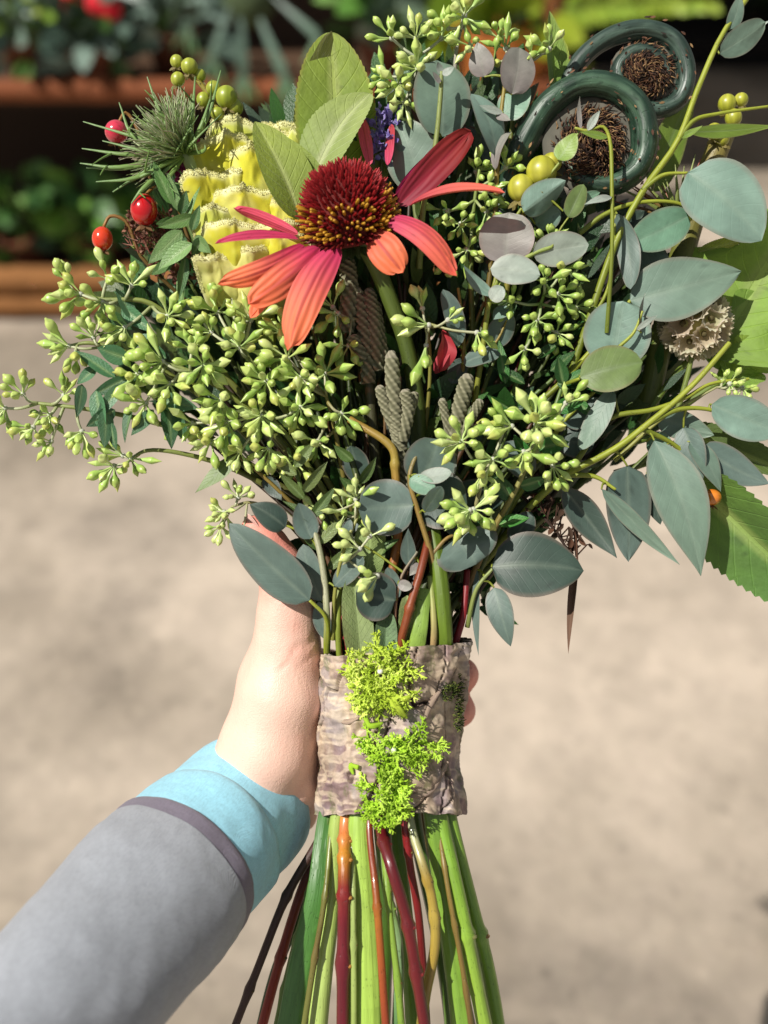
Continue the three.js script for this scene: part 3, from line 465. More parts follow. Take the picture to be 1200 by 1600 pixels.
UP('dark stem between the red stem and the pale leaf', [[575, 1040, 26], [572, 950, 28], [560, 860, 0], [520, 740, -40]], [8, 7], tones('#3e4a20', '#46521f'));
{
  // pale ribbed leaves folded among the stems
  const L = (lab, B, T, w, o) => { const g = thing('folded_leaf', lab, 'leaf', F(...B), 'pale folded leaves above the wrap'); put(g, 'blade', leafGeo(F(...B), F(...T), sz(w), { a: 0.3, b: 0.35, nu: 24, nv: 12, wave: 0.06, ...o }), M.leaf); };
  L('pale green ribbed leaf folded upright left of centre above the moss', [566, 1040, 66], [552, 900, 62], 46, { c0: C('#8a9c62'), c1: C('#9cb070'), fold: 0.5 });
  L('pale sage crinkled leaf under the round blue leaf', [572, 905, 60], [582, 808, 56], 50, { c0: C('#8ea85e'), c1: C('#a0b46a'), fold: -0.3, wave: 0.1 });
  L('grey green ribbed leaf standing just behind the moss', [602, 1030, 66], [604, 955, 64], 34, { c0: C('#6c8a5c'), c1: C('#7c9a6c'), fold: 0.6 });
  L('pale lime leaf end between the red brown stem and the lime stem', [640, 1030, 60], [636, 930, 62], 30, { c0: C('#8ca850'), c1: C('#b0c07c'), fold: 0.5 });
}

// ---------------------------------------------------------------- eucalyptus leaves
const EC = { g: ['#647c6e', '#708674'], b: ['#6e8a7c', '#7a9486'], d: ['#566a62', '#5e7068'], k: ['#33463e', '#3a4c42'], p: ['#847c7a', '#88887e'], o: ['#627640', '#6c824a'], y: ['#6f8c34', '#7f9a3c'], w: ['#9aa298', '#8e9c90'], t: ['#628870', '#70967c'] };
const ED = C('#8a6c60');
// leaf rows: [base x, y, tip x, y, width, z, kind, tone, options]; kind r round, o ovate, l lance, e ellipse
const KINDS = { r: [0.42, 0.45], o: [0.5, 0.9], l: [0.75, 1.15], e: [0.55, 0.6], a: [0.5, 0.75] };
function eucLeaf(g, row, ax, part = 'leaf') {
  const [bx, by, tx, ty, w, z, k, tone, o = {}] = row, [a, b] = KINDS[k], z1 = o.z1 ?? z + 8, [h0, h1] = EC[tone];
  const B = F(bx, by, z), T = F(tx, ty, z1);
  const l = put(g, part, leafGeo(B, T, sz(w, z), { a, b, roll: (o.roll ?? rr(-18, 18)) + rr(-6, 6), bend: (o.bend ?? rr(-0.2, 0.2)) + rr(-0.05, 0.05), fold: o.fold ?? rr(0, 0.16), c0: C(h0), c1: C(h1), rib: C('#a4b29c').lerp(C(h0), 0.72), edge: ED.clone().lerp(C(h0), 0.4), spot: 0.22, nu: 16, nv: 12, sweep: o.sweep ?? rr(-0.12, 0.12), wave: 0.02 }), M.wax);
  if (ax) { const pt = tube([ax, ax.clone().lerp(B, 0.55).add(new V3(0, 0.0012, -0.001)), B], [sz(2.2, z), sz(1.5, z)], C('#8a9434'), { n: 5, m: 6 }), b = baseOf.get(g); pt.translate(-b.x, -b.y, -b.z); put(l, 'petiole', pt, M.stem); }
  return l;
}
const nearest = (pts, p) => { let best = null, bd = 9; for (let i = 0; i < pts.length - 1; i++) for (let k = 0; k <= 8; k++) { const q = pts[i].clone().lerp(pts[i + 1], k / 8), d = q.distanceTo(p); if (d < bd) { bd = d; best = q; } } return [best, bd]; };
function euc(label, stems, r, col, rows) {
  const P = stems.map((s) => s.map((p) => F(...(p[1] > 1005 ? inBand(p) : p)))), g = thing('eucalyptus_branch', label, 'eucalyptus', P[0][0], 'eucalyptus branches in the bouquet');
  P.forEach((s, i) => put(g, i ? 'twig' : 'stem', tube(s, i ? [sz(r * 0.7), sz(r * 0.35)] : [sz(r), sz(r * 0.6)], tones(...col), { n: 24, m: 8 }), M.stem));
  const flat = P.flatMap((s) => [s]);
  for (const row of rows) {
    const B = F(row[0], row[1], row[5]); let best = null, bd = 9;
    for (const s of flat) { const [q, d] = nearest(s, B); if (d < bd) { bd = d; best = q; } }
    eucLeaf(g, row, bd > sz(4) && bd < sz(130) ? best : null);
  }
  return g;
}
const YG = ['#6c7a24', '#96a030', '#a0a83c'], BR = ['#6a5a24', '#8a7430', '#94863c'], GR = ['#74803c', '#8a9650', '#8c9a5c'];
euc('large round blue leaf with a budded twig in front, behind the coneflower', [[[655, 420, 10], [662, 320, 30], [680, 230, 48], [689, 140, 62], [690, 112, 66]]], 5, GR, [
  [690, 214, 683, 94, 92, 22, 'r', 'g', { roll: 12, fold: 0.05 }], [662, 300, 622, 190, 84, 0, 'r', 'g', { roll: -10 }], [690, 116, 684, 96, 12, 66, 'o', 'w'], [691, 116, 710, 104, 12, 68, 'o', 'w'], [688, 130, 676, 112, 10, 70, 'o', 'p']]);
euc('upright twig of mauve tinged round leaves left of the curled fronds', [[[760, 480, 0], [772, 360, 20], [778, 240, 40], [784, 170, 48], [790, 120, 44]]], 4.5, BR, [
  [800, 148, 812, 74, 58, 40, 'r', 'p', { roll: 18 }], [757, 120, 746, 66, 40, 30, 'o', 'p', { roll: -20 }], [774, 244, 736, 146, 58, 46, 'e', 'b', { roll: 35, bend: 0.3 }], [785, 182, 830, 138, 50, 20, 'o', 't'], [776, 180, 798, 188, 14, 60, 'l', 'p', { z1: 78 }], [774, 265, 798, 205, 26, 44, 'e', 'p', { roll: -50, bend: 0.3 }], [786, 176, 748, 164, 12, 64, 'l', 'w']]);
euc('long yellow green branch rising along the right edge with wide blue leaves', [[[880, 620, 0], [920, 500, 20], [962, 380, 34], [1005, 298, 40], [1058, 222, 40], [1090, 140, 36], [1128, 55, 32], [1180, -20, 28]], [[1003, 298, 40], [1035, 274, 46], [1074, 270, 48]], [[1058, 222, 40], [1085, 188, 40], [1120, 178, 38], [1210, 165, 34]], [[905, 365, 30], [945, 335, 36], [1000, 316, 38], [1070, 322, 34], [1080, 345, 30]]], 6, YG, [
  [1124, 84, 1196, 34, 44, 34, 'e', 'g', { roll: 25 }], [1140, 46, 1156, -8, 26, 30, 'o', 'g'], [1074, 270, 1190, 376, 116, 48, 'a', 'b', { roll: 6, fold: 0.1, bend: 0.15, sweep: -0.1 }], [1078, 336, 982, 382, 62, 30, 'e', 't', { roll: -12 }], [1075, 206, 1214, 196, 22, 36, 'l', 'y', { roll: 30 }], [1128, 56, 1206, 30, 16, 32, 'l', 'w'], [1062, 215, 1098, 196, 10, 44, 'l', 'y'], [1020, 300, 1086, 134, 62, -34, 'a', 'y', { roll: 24 }], [970, 380, 1010, 330, 44, 4, 'e', 'k']]);
euc('branch of big blue grey leaves right of centre, beside the tan pod', [[[830, 640, -10], [885, 590, 10], [930, 540, 24], [985, 470, 36]], [[930, 600, 46], [962, 548, 54], [990, 520, 58], [1004, 486, 62]], [[885, 600, 30], [905, 592, 50], [918, 588, 54]], [[925, 500, 20], [950, 450, 30], [962, 336, 36]]], 5, YG, [
  [984, 470, 1158, 424, 98, 38, 'o', 'g', { roll: -8, fold: 0.08, bend: 0.16 }], [964, 334, 985, 452, 38, 44, 'e', 'd', { roll: 40, z1: 54 }], [986, 370, 1040, 442, 54, 16, 'e', 'g', { roll: 20 }], [958, 572, 974, 470, 104, 36, 'r', 'b', { roll: -6, fold: 0.08 }], [906, 590, 1004, 566, 72, 56, 'e', 'o', { roll: -6, bend: 0.15 }], [1002, 520, 1008, 458, 20, 58, 'l', 'p', { roll: 60 }], [994, 516, 1028, 492, 9, 62, 'l', 'w'], [992, 460, 1036, 410, 36, 10, 'e', 't']]);
euc('lower right branch with long drooping grey leaves over the pavement', [[[740, 900, -20], [830, 790, 0], [885, 742, 24], [960, 702, 36], [1010, 664, 40], [1080, 604, 40], [1140, 536, 36]], [[900, 722, 30], [950, 655, 34], [1020, 640, 38], [1070, 622, 36], [1110, 600, 30], [1170, 592, 28]], [[885, 742, 24], [930, 745, 34], [962, 765, 40]], [[1010, 664, 40], [1060, 640, 36], [1108, 640, 34], [1140, 655, 30]], [[1000, 668, 38], [1060, 700, 20], [1090, 742, 10]]], 6.5, YG, [
  [1022, 688, 1095, 900, 82, 50, 'l', 'g', { roll: 6, bend: 0.16, sweep: -0.12 }], [980, 728, 982, 878, 82, 22, 'o', 'd', { roll: -14 }], [940, 764, 1062, 882, 30, 56, 'l', 'g', { roll: 34, bend: -0.1 }], [958, 608, 906, 704, 38, 44, 'e', 'g', { roll: 20 }], [1112, 632, 1216, 676, 66, 40, 'e', 'b', { roll: 5 }], [1096, 700, 1202, 756, 58, 14, 'o', 'd'], [1068, 668, 1096, 754, 46, 20, 'o', 'd', { roll: 30 }], [1078, 690, 1126, 768, 44, 26, 'o', 'g', { roll: -20 }], [880, 762, 964, 872, 50, 20, 'l', 'k', { roll: 15 }], [1028, 652, 1116, 680, 46, 10, 'o', 'g'], [1010, 690, 1050, 700, 40, 0, 'e', 't'], [1010, 740, 1032, 820, 40, 0, 'o', 'k']]);
euc('cluster of round blue grey leaves at the centre under the rope shaped fingers', [[[690, 930, 40], [672, 860, 56], [652, 795, 62], [640, 745, 66], [655, 700, 60]], [[672, 870, 54], [700, 840, 52], [716, 835, 46]]], 5, ['#7c6a3a', '#94783c', '#8a8050'], [
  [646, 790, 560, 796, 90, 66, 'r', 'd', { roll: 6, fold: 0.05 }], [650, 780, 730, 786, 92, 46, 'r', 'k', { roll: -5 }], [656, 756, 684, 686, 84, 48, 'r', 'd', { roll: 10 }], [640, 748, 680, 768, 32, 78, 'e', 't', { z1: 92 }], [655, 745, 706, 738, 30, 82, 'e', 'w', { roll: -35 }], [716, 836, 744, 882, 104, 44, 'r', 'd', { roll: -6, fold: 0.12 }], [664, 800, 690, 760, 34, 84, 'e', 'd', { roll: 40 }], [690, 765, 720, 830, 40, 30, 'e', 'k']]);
euc('big dark pointed leaf on a short twig at the lower right of centre', [[[730, 980, 20], [745, 920, 30], [772, 886, 36]]], 4, GR, [
  [768, 886, 912, 892, 104, 38, 'a', 'k', { roll: -12, bend: 0.2, fold: 0.1 }], [772, 918, 798, 1010, 42, 30, 'o', 'd', { roll: 20 }], [746, 890, 748, 1026, 15, 20, 'l', 'd', { roll: 40 }], [800, 850, 830, 800, 40, 0, 'e', 'k']]);  // the big leaf's dark tone stands in for the shade on it
euc('long grey leaf lying across the thumb on a yellow stalk', [[[512, 1030, 64], [509, 965, 72], [484, 938, 80]], [[508, 940, 62], [500, 870, 60], [486, 840, 56], [440, 818, 56], [430, 812, 56]]], 4, YG, [
  [484, 938, 358, 818, 78, 80, 'a', 'd', { roll: -14, bend: 0.12, fold: 0.06, z1: 78 }], [446, 824, 390, 788, 44, 58, 'o', 'k', { roll: 20 }], [486, 842, 466, 786, 40, 60, 'a', 'd'], [504, 940, 474, 850, 46, 40, 'e', 'd', { roll: -20 }], [514, 1000, 498, 940, 30, 30, 'e', 'd'], [522, 916, 568, 870, 32, 70, 'e', 'd', { roll: -10 }]]);
euc('slender olive leaf hanging alone at the lower left of the seed clusters', [[[470, 800, 20], [420, 752, 24], [372, 712, 26]]], 3.5, BR, [[372, 712, 305, 770, 28, 30, 'l', 'o', { roll: 20 }], [412, 745, 440, 782, 26, 20, 'l', 'k']]);
euc('round leaf above the moss with small leaves on a thin twig', [[[620, 1010, 62], [618, 950, 66], [628, 900, 68], [652, 862, 64]]], 3, ['#7c5040', '#8a6a50', '#888470'], [
  [618, 938, 556, 925, 76, 72, 'r', 'k', { roll: 8 }], [620, 936, 606, 886, 26, 66, 'e', 'd', { roll: -20 }], [622, 912, 644, 918, 18, 78, 'e', 'p'], [640, 886, 638, 826, 26, 66, 'l', 'd', { roll: 20 }], [540, 838, 548, 812, 16, 60, 'e', 'd'], [655, 880, 640, 900, 16, 60, 'l', 'p']]);
euc('silvery round leaves right of the coneflower on a leaning stalk', [[[740, 640, -10], [755, 540, 20], [768, 460, 40], [790, 425, 52], [835, 396, 60], [862, 386, 62]], [[768, 460, 40], [800, 350, 44], [845, 290, 56], [885, 240, 66], [905, 205, 70]]], 4.5, ['#8a8c34', '#8c9a3c', '#98aa5c'], [
  [790, 412, 795, 332, 86, 46, 'r', 'p', { roll: -8 }], [766, 420, 844, 430, 52, 58, 'e', 'w', { roll: -15 }], [832, 396, 920, 382, 54, 62, 'e', 'w', { roll: 20, bend: -0.1 }], [818, 332, 884, 282, 48, 58, 'a', 'b', { roll: 28, fold: -0.4 }], [888, 340, 912, 288, 32, 62, 'e', 'o', { roll: 15 }], [770, 462, 724, 414, 26, 50, 'l', 'b', { roll: 30 }], [768, 470, 786, 448, 28, 54, 'e', 'w'], [872, 250, 900, 208, 36, 72, 'a', 'y', { roll: -20 }], [880, 330, 938, 300, 22, 50, 'e', 't', { roll: 20 }], [836, 350, 876, 330, 40, 20, 'e', 'b']]);
euc('hooked yellow green twig in front of the nearer curled frond', [[[948, 520, 40], [956, 400, 66], [956, 290, 76], [952, 215, 80], [942, 198, 80], [918, 204, 78], [898, 200, 76]]], 3.4, YG, [
  [918, 204, 938, 172, 13, 80, 'l', 'w'], [908, 202, 906, 150, 8, 78, 'l', 'p'], [956, 308, 912, 320, 12, 78, 'l', 'w'], [950, 215, 906, 206, 12, 80, 'l', 'y']]);
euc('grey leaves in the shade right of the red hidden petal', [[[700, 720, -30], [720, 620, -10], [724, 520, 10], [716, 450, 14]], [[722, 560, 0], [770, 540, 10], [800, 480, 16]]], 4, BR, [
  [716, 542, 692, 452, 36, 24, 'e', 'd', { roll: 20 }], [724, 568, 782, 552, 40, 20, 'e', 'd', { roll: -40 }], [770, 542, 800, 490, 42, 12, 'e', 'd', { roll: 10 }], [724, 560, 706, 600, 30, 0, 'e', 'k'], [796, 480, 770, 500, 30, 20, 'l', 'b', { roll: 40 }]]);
euc('small dark leaf and twig left of the amber forked stem', [[[570, 860, 0], [566, 800, 20], [560, 750, 26]]], 3.5, BR, [[566, 756, 548, 696, 46, 26, 'e', 'k', { roll: -20 }], [566, 800, 530, 840, 24, 30, 'e', 'd']]);
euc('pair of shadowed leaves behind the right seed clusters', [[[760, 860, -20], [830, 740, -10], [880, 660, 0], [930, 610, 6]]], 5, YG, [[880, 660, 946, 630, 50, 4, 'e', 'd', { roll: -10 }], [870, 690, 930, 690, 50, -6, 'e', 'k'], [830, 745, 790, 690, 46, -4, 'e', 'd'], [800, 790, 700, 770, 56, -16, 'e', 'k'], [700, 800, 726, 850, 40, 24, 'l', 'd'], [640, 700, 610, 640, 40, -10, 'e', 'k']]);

// ---------------------------------------------------------------- seeded eucalyptus: clubs of buds in umbels
const budProf = [
  [[0.026, 0], [0.036, 0.2], [0.052, 0.36], [0.085, 0.48], [0.128, 0.59], [0.156, 0.68], [0.163, 0.72], [0.155, 0.735], [0.15, 0.75], [0.112, 0.84], [0.05, 0.93], [0.01, 1]],
  [[0.024, 0], [0.03, 0.3], [0.045, 0.46], [0.09, 0.56], [0.14, 0.66], [0.158, 0.75], [0.15, 0.83], [0.115, 0.89], [0.06, 0.93], [0.03, 0.95], [0.02, 0.965], [0.006, 0.97]],
  [[0.024, 0], [0.032, 0.18], [0.05, 0.32], [0.08, 0.45], [0.112, 0.56], [0.13, 0.66], [0.132, 0.7], [0.125, 0.715], [0.12, 0.73], [0.08, 0.84], [0.034, 0.94], [0.006, 1.02]],
  [[0.024, 0], [0.03, 0.22], [0.042, 0.4], [0.1, 0.52], [0.15, 0.6], [0.17, 0.69], [0.166, 0.76], [0.14, 0.82], [0.1, 0.86], [0.06, 0.9], [0.04, 0.94], [0.008, 0.96]]];
const budGeo = budProf.map((pr, k) => ['#b4cc70', '#a0c05c', '#c4d488', '#8cac4c', '#b4c664'].map((hx, tone) => {
  const g = new THREE.LatheGeometry(pr.map(([r, y]) => new THREE.Vector2(r, y)), 12), top = C(hx), bot = cmix(C(hx), C('#c0cca0'), 0.45);
  paint(g, (v) => { const c = cmix(bot, top, v.y * 1.5); if (v.y > 0.735) c.lerp(C(tone === 4 ? '#b4a058' : '#bcc46c'), 0.35); c.multiplyScalar(0.8 + 0.42 * fbm(v.x * 11 + k, v.y * 9, v.z * 11 + tone, 3)); if (hsh((v.x * 60) | 0, (v.y * 60) | 0, (v.z * 60 + tone) | 0) > 0.94) c.multiplyScalar(0.72); return c; });
  const p = g.attributes.position; for (let i = 0; i < p.count; i++) { const a = Math.atan2(p.getZ(i), p.getX(i)), y = p.getY(i), f = y > 0.4 ? 1 + 0.08 * Math.cos(a * 4 + tone) + 0.03 * Math.cos(a * 9) : 1; p.setX(i, p.getX(i) * f + 0.07 * y * y * ((tone % 3) - 1)); p.setZ(i, p.getZ(i) * f + 0.04 * y * y * ((k % 3) - 1)); }
  g.computeVertexNormals(); return g;
}));
function umbel(g, c, n, len, dir, spread, tone) {
  n = Math.round(n * 1.25);
  const q = aim(dir), off = rnd() * 6;
  for (let i = 0; i < n; i++) {
    const k = (i + 0.5) / n, th = Math.acos(1 - k * (1 - Math.cos(spread))), ph = i * 2.39996 + off + rr(-0.3, 0.3), d = new V3(Math.sin(th) * Math.cos(ph), Math.cos(th), Math.sin(th) * Math.sin(ph)).applyQuaternion(q);
    d.z = d.z * 0.85 + 0.1; d.normalize();
    hang(g, 'bud', budGeo[(rnd() * 4) | 0][rnd() < 0.3 || tone === undefined ? (rnd() * 5) | 0 : tone], M.bud, c, aim(d).multiply(new THREE.Quaternion().setFromAxisAngle(new V3(0, 1, 0), rnd() * 6)), new V3(1, rr(0.85, 1.25), 1).multiplyScalar(sz(len) * rr(0.66, 1)));
  }
}
// umbels: [x, y, z, count, bud length, dx, dy, spread in degrees, tone]
function sprig(label, stem, r, col, umbels, leaves = []) {
  const P = stem.map((p) => F(...p)), g = thing('seeded_eucalyptus_sprig', label, 'seeded eucalyptus', P[0], 'seeded eucalyptus sprigs in the bouquet');
  const parts = [tube(P, [sz(r), sz(r * 0.5)], tones(...col), { n: 24, m: 7 })];
  const pale = C('#c6c8a8');
  for (const [x, y, z, n, len, dx = 0, dy = 0, sp = 75, tone] of umbels) {
    const c = F(x, y, z), aimAt = F(x + dx * -60, y + dy * -60, z - 26); let [q, d] = nearest(P, aimAt);
    if (d > sz(6)) parts.push(tube([q, q.clone().lerp(c, 0.5).add(new V3(0, -0.0015, 0.002)), c], [sz(r * 0.5), sz(2.1)], (t) => cmix(C(col[col.length - 1]), pale, t), { n: 8, m: 6 }));
    parts.push(paint(new THREE.SphereGeometry(sz(4.4), 8, 6).translate(c.x, c.y, c.z), () => C('#d8dac8')));
    umbel(g, c, n, len, new V3(dx, -dy, 0.38).normalize(), R(sp), tone);
  }
  put(g, 'stem', join(parts), M.stem);
  for (const row of leaves) eucLeaf(g, row, nearest(P, F(row[0], row[1], row[5]))[0]);
  return g;
}
const SG = ['#5c5c28', '#788438', '#94a060'];
sprig('leftmost seeded sprig reaching past the left edge over the floor', [[470, 780, -20], [330, 690, 0], [220, 655, 24], [140, 640, 34], [60, 630, 36]], 5.5, SG, [[36, 616, 38, 6, 44, -0.4, -0.8, 80], [8, 638, 40, 7, 46, -0.8, 0.4, 90], [78, 648, 36, 8, 42, -0.3, 0.6, 85], [100, 618, 36, 7, 40, 0.3, -0.8, 80], [52, 668, 40, 7, 42, -0.4, 0.8, 80], [128, 674, 40, 6, 44, 0, 1, 75], [80, 690, 30, 5, 40, -0.4, 0.7, 70]]);
sprig('small seeded sprig hanging low at left below the others', [[480, 800, -10], [380, 740, 6], [300, 712, 18], [230, 704, 26], [205, 716, 30]], 5, SG, [[178, 728, 34, 8, 46, -0.6, 0.5, 85], [204, 716, 36, 5, 42, 0.4, 0.8, 75], [192, 712, 30, 4, 44, -0.6, -0.3, 50]]);
sprig('seeded sprig at the upper left with buds pointing to the shelf rail', [[520, 800, -30], [380, 620, 0], [290, 520, 24], [230, 472, 36], [160, 468, 40], [125, 460, 42]], 6, SG, [[126, 460, 44, 6, 54, -1, 0.1, 62], [160, 472, 44, 7, 48, -0.5, 0.8, 80], [206, 446, 44, 7, 50, 0.1, -0.7, 85], [262, 494, 48, 8, 52, 0.5, 0, 88], [108, 442, 40, 3, 44, -0.3, -1, 40], [195, 512, 46, 8, 50, -0.6, 0.4, 80], [168, 436, 30, 5, 46, 0, -0.6, 80]]);
sprig('short seeded sprig at left, its buds pointing straight left', [[500, 800, -30], [340, 640, 6], [220, 560, 28], [140, 536, 36], [110, 540, 38]], 5, SG, [[108, 541, 40, 6, 50, -1, -0.1, 70], [146, 528, 42, 6, 46, -0.2, -0.7, 75], [120, 548, 40, 4, 46, 0, 1, 50]]);
sprig('fullest seeded sprig in the middle of the left mass', [[540, 820, -20], [440, 690, 20], [350, 610, 44], [290, 578, 54], [250, 566, 58]], 6, SG, [[254, 565, 62, 8, 58, -0.9, 0, 70], [318, 570, 66, 11, 54, 0, 0.4, 95], [265, 600, 60, 9, 52, -0.4, 0.6, 85], [228, 630, 54, 8, 50, -0.5, 0.6, 85], [345, 625, 60, 10, 54, -0.4, 0.6, 90], [300, 545, 58, 7, 48, 0, -0.7, 85], [215, 585, 50, 7, 50, -0.7, 0.2, 80]]);
sprig('seeded sprig just under the orange petals at left', [[550, 820, -20], [470, 680, 16], [410, 590, 36], [376, 542, 46]], 6, SG, [[374, 543, 54, 10, 52, 0, -0.5, 95], [340, 488, 40, 8, 50, -0.2, -0.4, 90], [392, 500, 44, 7, 46, 0.1, -0.7, 80], [416, 596, 60, 11, 52, -0.5, 0.2, 90], [330, 520, 50, 7, 46, -0.6, -0.2, 80], [400, 450, 24, 5, 44, 0, -0.6, 80], [360, 452, 26, 6, 46, -0.3, -0.6, 80]]);
sprig('seeded sprig with buds facing down at the lower left of centre', [[560, 860, -10], [490, 740, 20], [440, 670, 36], [410, 640, 44]], 5.5, SG, [[408, 650, 58, 10, 52, -0.3, 0.5, 95], [355, 660, 54, 9, 50, -0.5, 0.7, 85], [470, 636, 54, 9, 50, 0.1, 0.3, 95], [300, 662, 44, 8, 48, -0.5, 0.6, 85], [420, 700, 46, 8, 46, -0.2, 0.8, 85], [375, 706, 36, 7, 44, -0.4, 0.8, 80], [330, 690, 34, 7, 44, -0.5, 0.7, 80]]);
sprig('shaded seeded sprig with star shaped buds left of the rope fingers', [[570, 860, -20], [540, 760, 10], [525, 680, 30], [510, 620, 40]], 5, ['#5c5224', '#7a7030', '#8a8040'], [[508, 584, 46, 9, 56, 0, -0.3, 95, 3], [534, 646, 40, 8, 50, 0.3, 0.4, 90, 3], [450, 560, 50, 9, 50, -0.4, -0.3, 90], [470, 590, 56, 8, 48, -0.3, 0.3, 90], [440, 520, 36, 7, 46, -0.2, -0.7, 85], [496, 690, 34, 7, 46, 0, 0.7, 85], [460, 720, 30, 7, 44, -0.2, 0.6, 85]]);
sprig('pale small seeded cluster beside the tip of the thumb', [[480, 850, 10], [430, 800, 16], [390, 785, 20], [362, 792, 24]], 3.6, ['#8a8450', '#a0985c', '#a8a878'], [[350, 800, 30, 9, 38, -0.5, 0.4, 95, 2], [372, 778, 26, 6, 36, 0, -0.7, 80, 2], [345, 822, 28, 6, 36, -0.1, 0.8, 75, 2], [382, 824, 24, 4, 34, 0, 0.9, 60, 2]]);
sprig('open seeded twig above the hand with few buds', [[520, 1000, 50], [524, 920, 64], [540, 850, 70], [560, 800, 60], [556, 740, 50]], 3.6, ['#8a8c3c', '#98984c', '#a8a878'], [[562, 858, 78, 3, 52, -0.9, -0.1, 50, 2], [578, 838, 76, 3, 44, 0.3, -0.8, 80, 2], [590, 900, 78, 4, 48, -0.6, 0.2, 60, 2], [556, 780, 60, 5, 42, 0, -0.6, 85, 2], [540, 800, 50, 5, 40, -0.5, -0.3, 85, 2], [500, 800, 40, 5, 40, -0.2, 0.1, 90, 2]]);
sprig('big bright seeded cluster right of centre over the blue leaves', [[720, 940, -10], [770, 830, 20], [812, 752, 44], [836, 690, 58]], 6, ['#7a5c30', '#8a8040', '#a0a868'], [[838, 660, 74, 9, 60, 0, -0.5, 95], [838, 664, 72, 6, 60, 0.3, 0.6, 85], [800, 666, 66, 3, 56, -0.9, -0.2, 45], [864, 728, 60, 6, 50, 0.4, 0.5, 80], [818, 706, 66, 6, 52, -0.3, 0.7, 80], [884, 630, 50, 4, 50, 0.5, -0.7, 60]]);
sprig('pale seeded cluster in front of the round leaves right of the rope fingers', [[700, 900, 0], [740, 800, 30], [756, 740, 50]], 5, ['#7a6034', '#8c8450', '#b4b48c'], [[721, 690, 76, 9, 50, -0.3, -0.1, 95, 0], [770, 718, 76, 8, 50, -0.3, 0.4, 95], [790, 666, 66, 4, 52, -1, -0.2, 45], [752, 742, 60, 4, 44, 0.1, 0.8, 70]]);
sprig('lowest seeded cluster right of centre above the cordate leaf', [[690, 900, 20], [716, 840, 46], [736, 800, 66]], 4.5, ['#7a6a3c', '#8c8450', '#b4b48c'], [[734, 797, 80, 6, 56, -0.9, 0.2, 62], [740, 796, 78, 5, 50, 0.8, 0.2, 70], [732, 800, 76, 3, 54, -0.3, 0.9, 40]]);
sprig('few pointed seed buds below the coneflower at centre', [[650, 760, -20], [668, 640, 0], [672, 560, 20], [668, 505, 40]], 4, ['#6a5a28', '#848038', '#94944c'], [[670, 508, 52, 3, 56, -1, 0, 30], [660, 482, 46, 3, 50, -0.2, -0.9, 30], [700, 500, 50, 3, 40, 0.6, -0.2, 50], [745, 520, 54, 4, 48, 0.4, 0.8, 60], [666, 540, 40, 2, 60, -0.1, 0.9, 20]]);
sprig('side twig of seed buds left of the coneflower stem', [[600, 700, -20], [600, 560, 0], [568, 505, 20], [530, 492, 30]], 3.6, ['#6a4c28', '#7c6438', '#9a9468'], [[528, 490, 36, 4, 46, -0.5, 0.7, 70, 3], [520, 480, 30, 3, 44, -0.3, -0.8, 50, 0], [545, 540, 24, 4, 44, 0, 0.6, 80, 3]]);
sprig('seeded sprig at the top left of the round blue leaf', [[660, 400, -40], [640, 260, -20], [640, 160, 0], [650, 90, 10]], 5, ['#6c7a3c', '#94a070', '#b0b8a0'], [[652, 108, 22, 10, 50, -0.2, -0.4, 92, 2], [622, 132, 16, 10, 46, -0.5, 0.3, 90, 2], [650, 60, 10, 7, 44, -0.1, -0.7, 85, 2], [612, 60, 6, 5, 42, -0.5, -0.5, 80, 1], [632, 160, 20, 6, 42, 0, 0.6, 80, 2], [690, 60, 0, 5, 42, 0.2, -0.4, 80, 1], [600, 120, 6, 5, 42, -0.5, 0, 80, 1]]);
sprig('topmost seeded sprig with whitish stalks at the upper edge', [[720, 300, -30], [712, 160, -10], [712, 90, 6], [724, 26, 14]], 4.5, ['#6c6a4c', '#a09a8a', '#b8b8a8'], [[725, 27, 22, 6, 46, 0, 0.6, 85], [726, 24, 18, 4, 52, 0, -0.6, 80], [735, 72, 14, 5, 44, 0, 0.5, 75], [700, 44, 10, 4, 44, -0.5, -0.2, 70]]);
sprig('seeded sprig behind the mauve leaves near the top', [[780, 320, -30], [800, 200, -10], [800, 120, 0], [795, 70, 6]], 4.5, SG, [[790, 76, 14, 5, 44, -0.2, -0.6, 70], [858, 76, 16, 6, 50, -0.4, -0.5, 80], [780, 60, 10, 4, 40, 0, -0.4, 80], [830, 90, 10, 4, 42, 0.2, -0.2, 80], [770, 100, 4, 5, 42, -0.4, 0, 80]]);
sprig('green seeded buds crowded right of the coneflower cone', [[740, 560, -30], [736, 420, -10], [740, 330, 10], [750, 260, 20]], 5, ['#5a5c28', '#6c8034', '#8ca050'], [[744, 268, 0, 7, 42, 0.4, -0.4, 80, 1], [760, 300, 26, 6, 42, 0.5, 0.1, 80, 3], [790, 262, 24, 6, 46, 0.3, -0.6, 80, 1], [720, 350, 22, 7, 40, -0.1, 0.3, 90, 3], [700, 330, 14, 5, 40, -0.3, 0.3, 80, 3], [760, 330, 20, 6, 40, 0.4, 0.3, 90, 3], [730, 390, 14, 6, 40, 0, 0.6, 90, 3], [700, 410, 6, 4, 40, -0.3, 0.5, 80, 3]]);
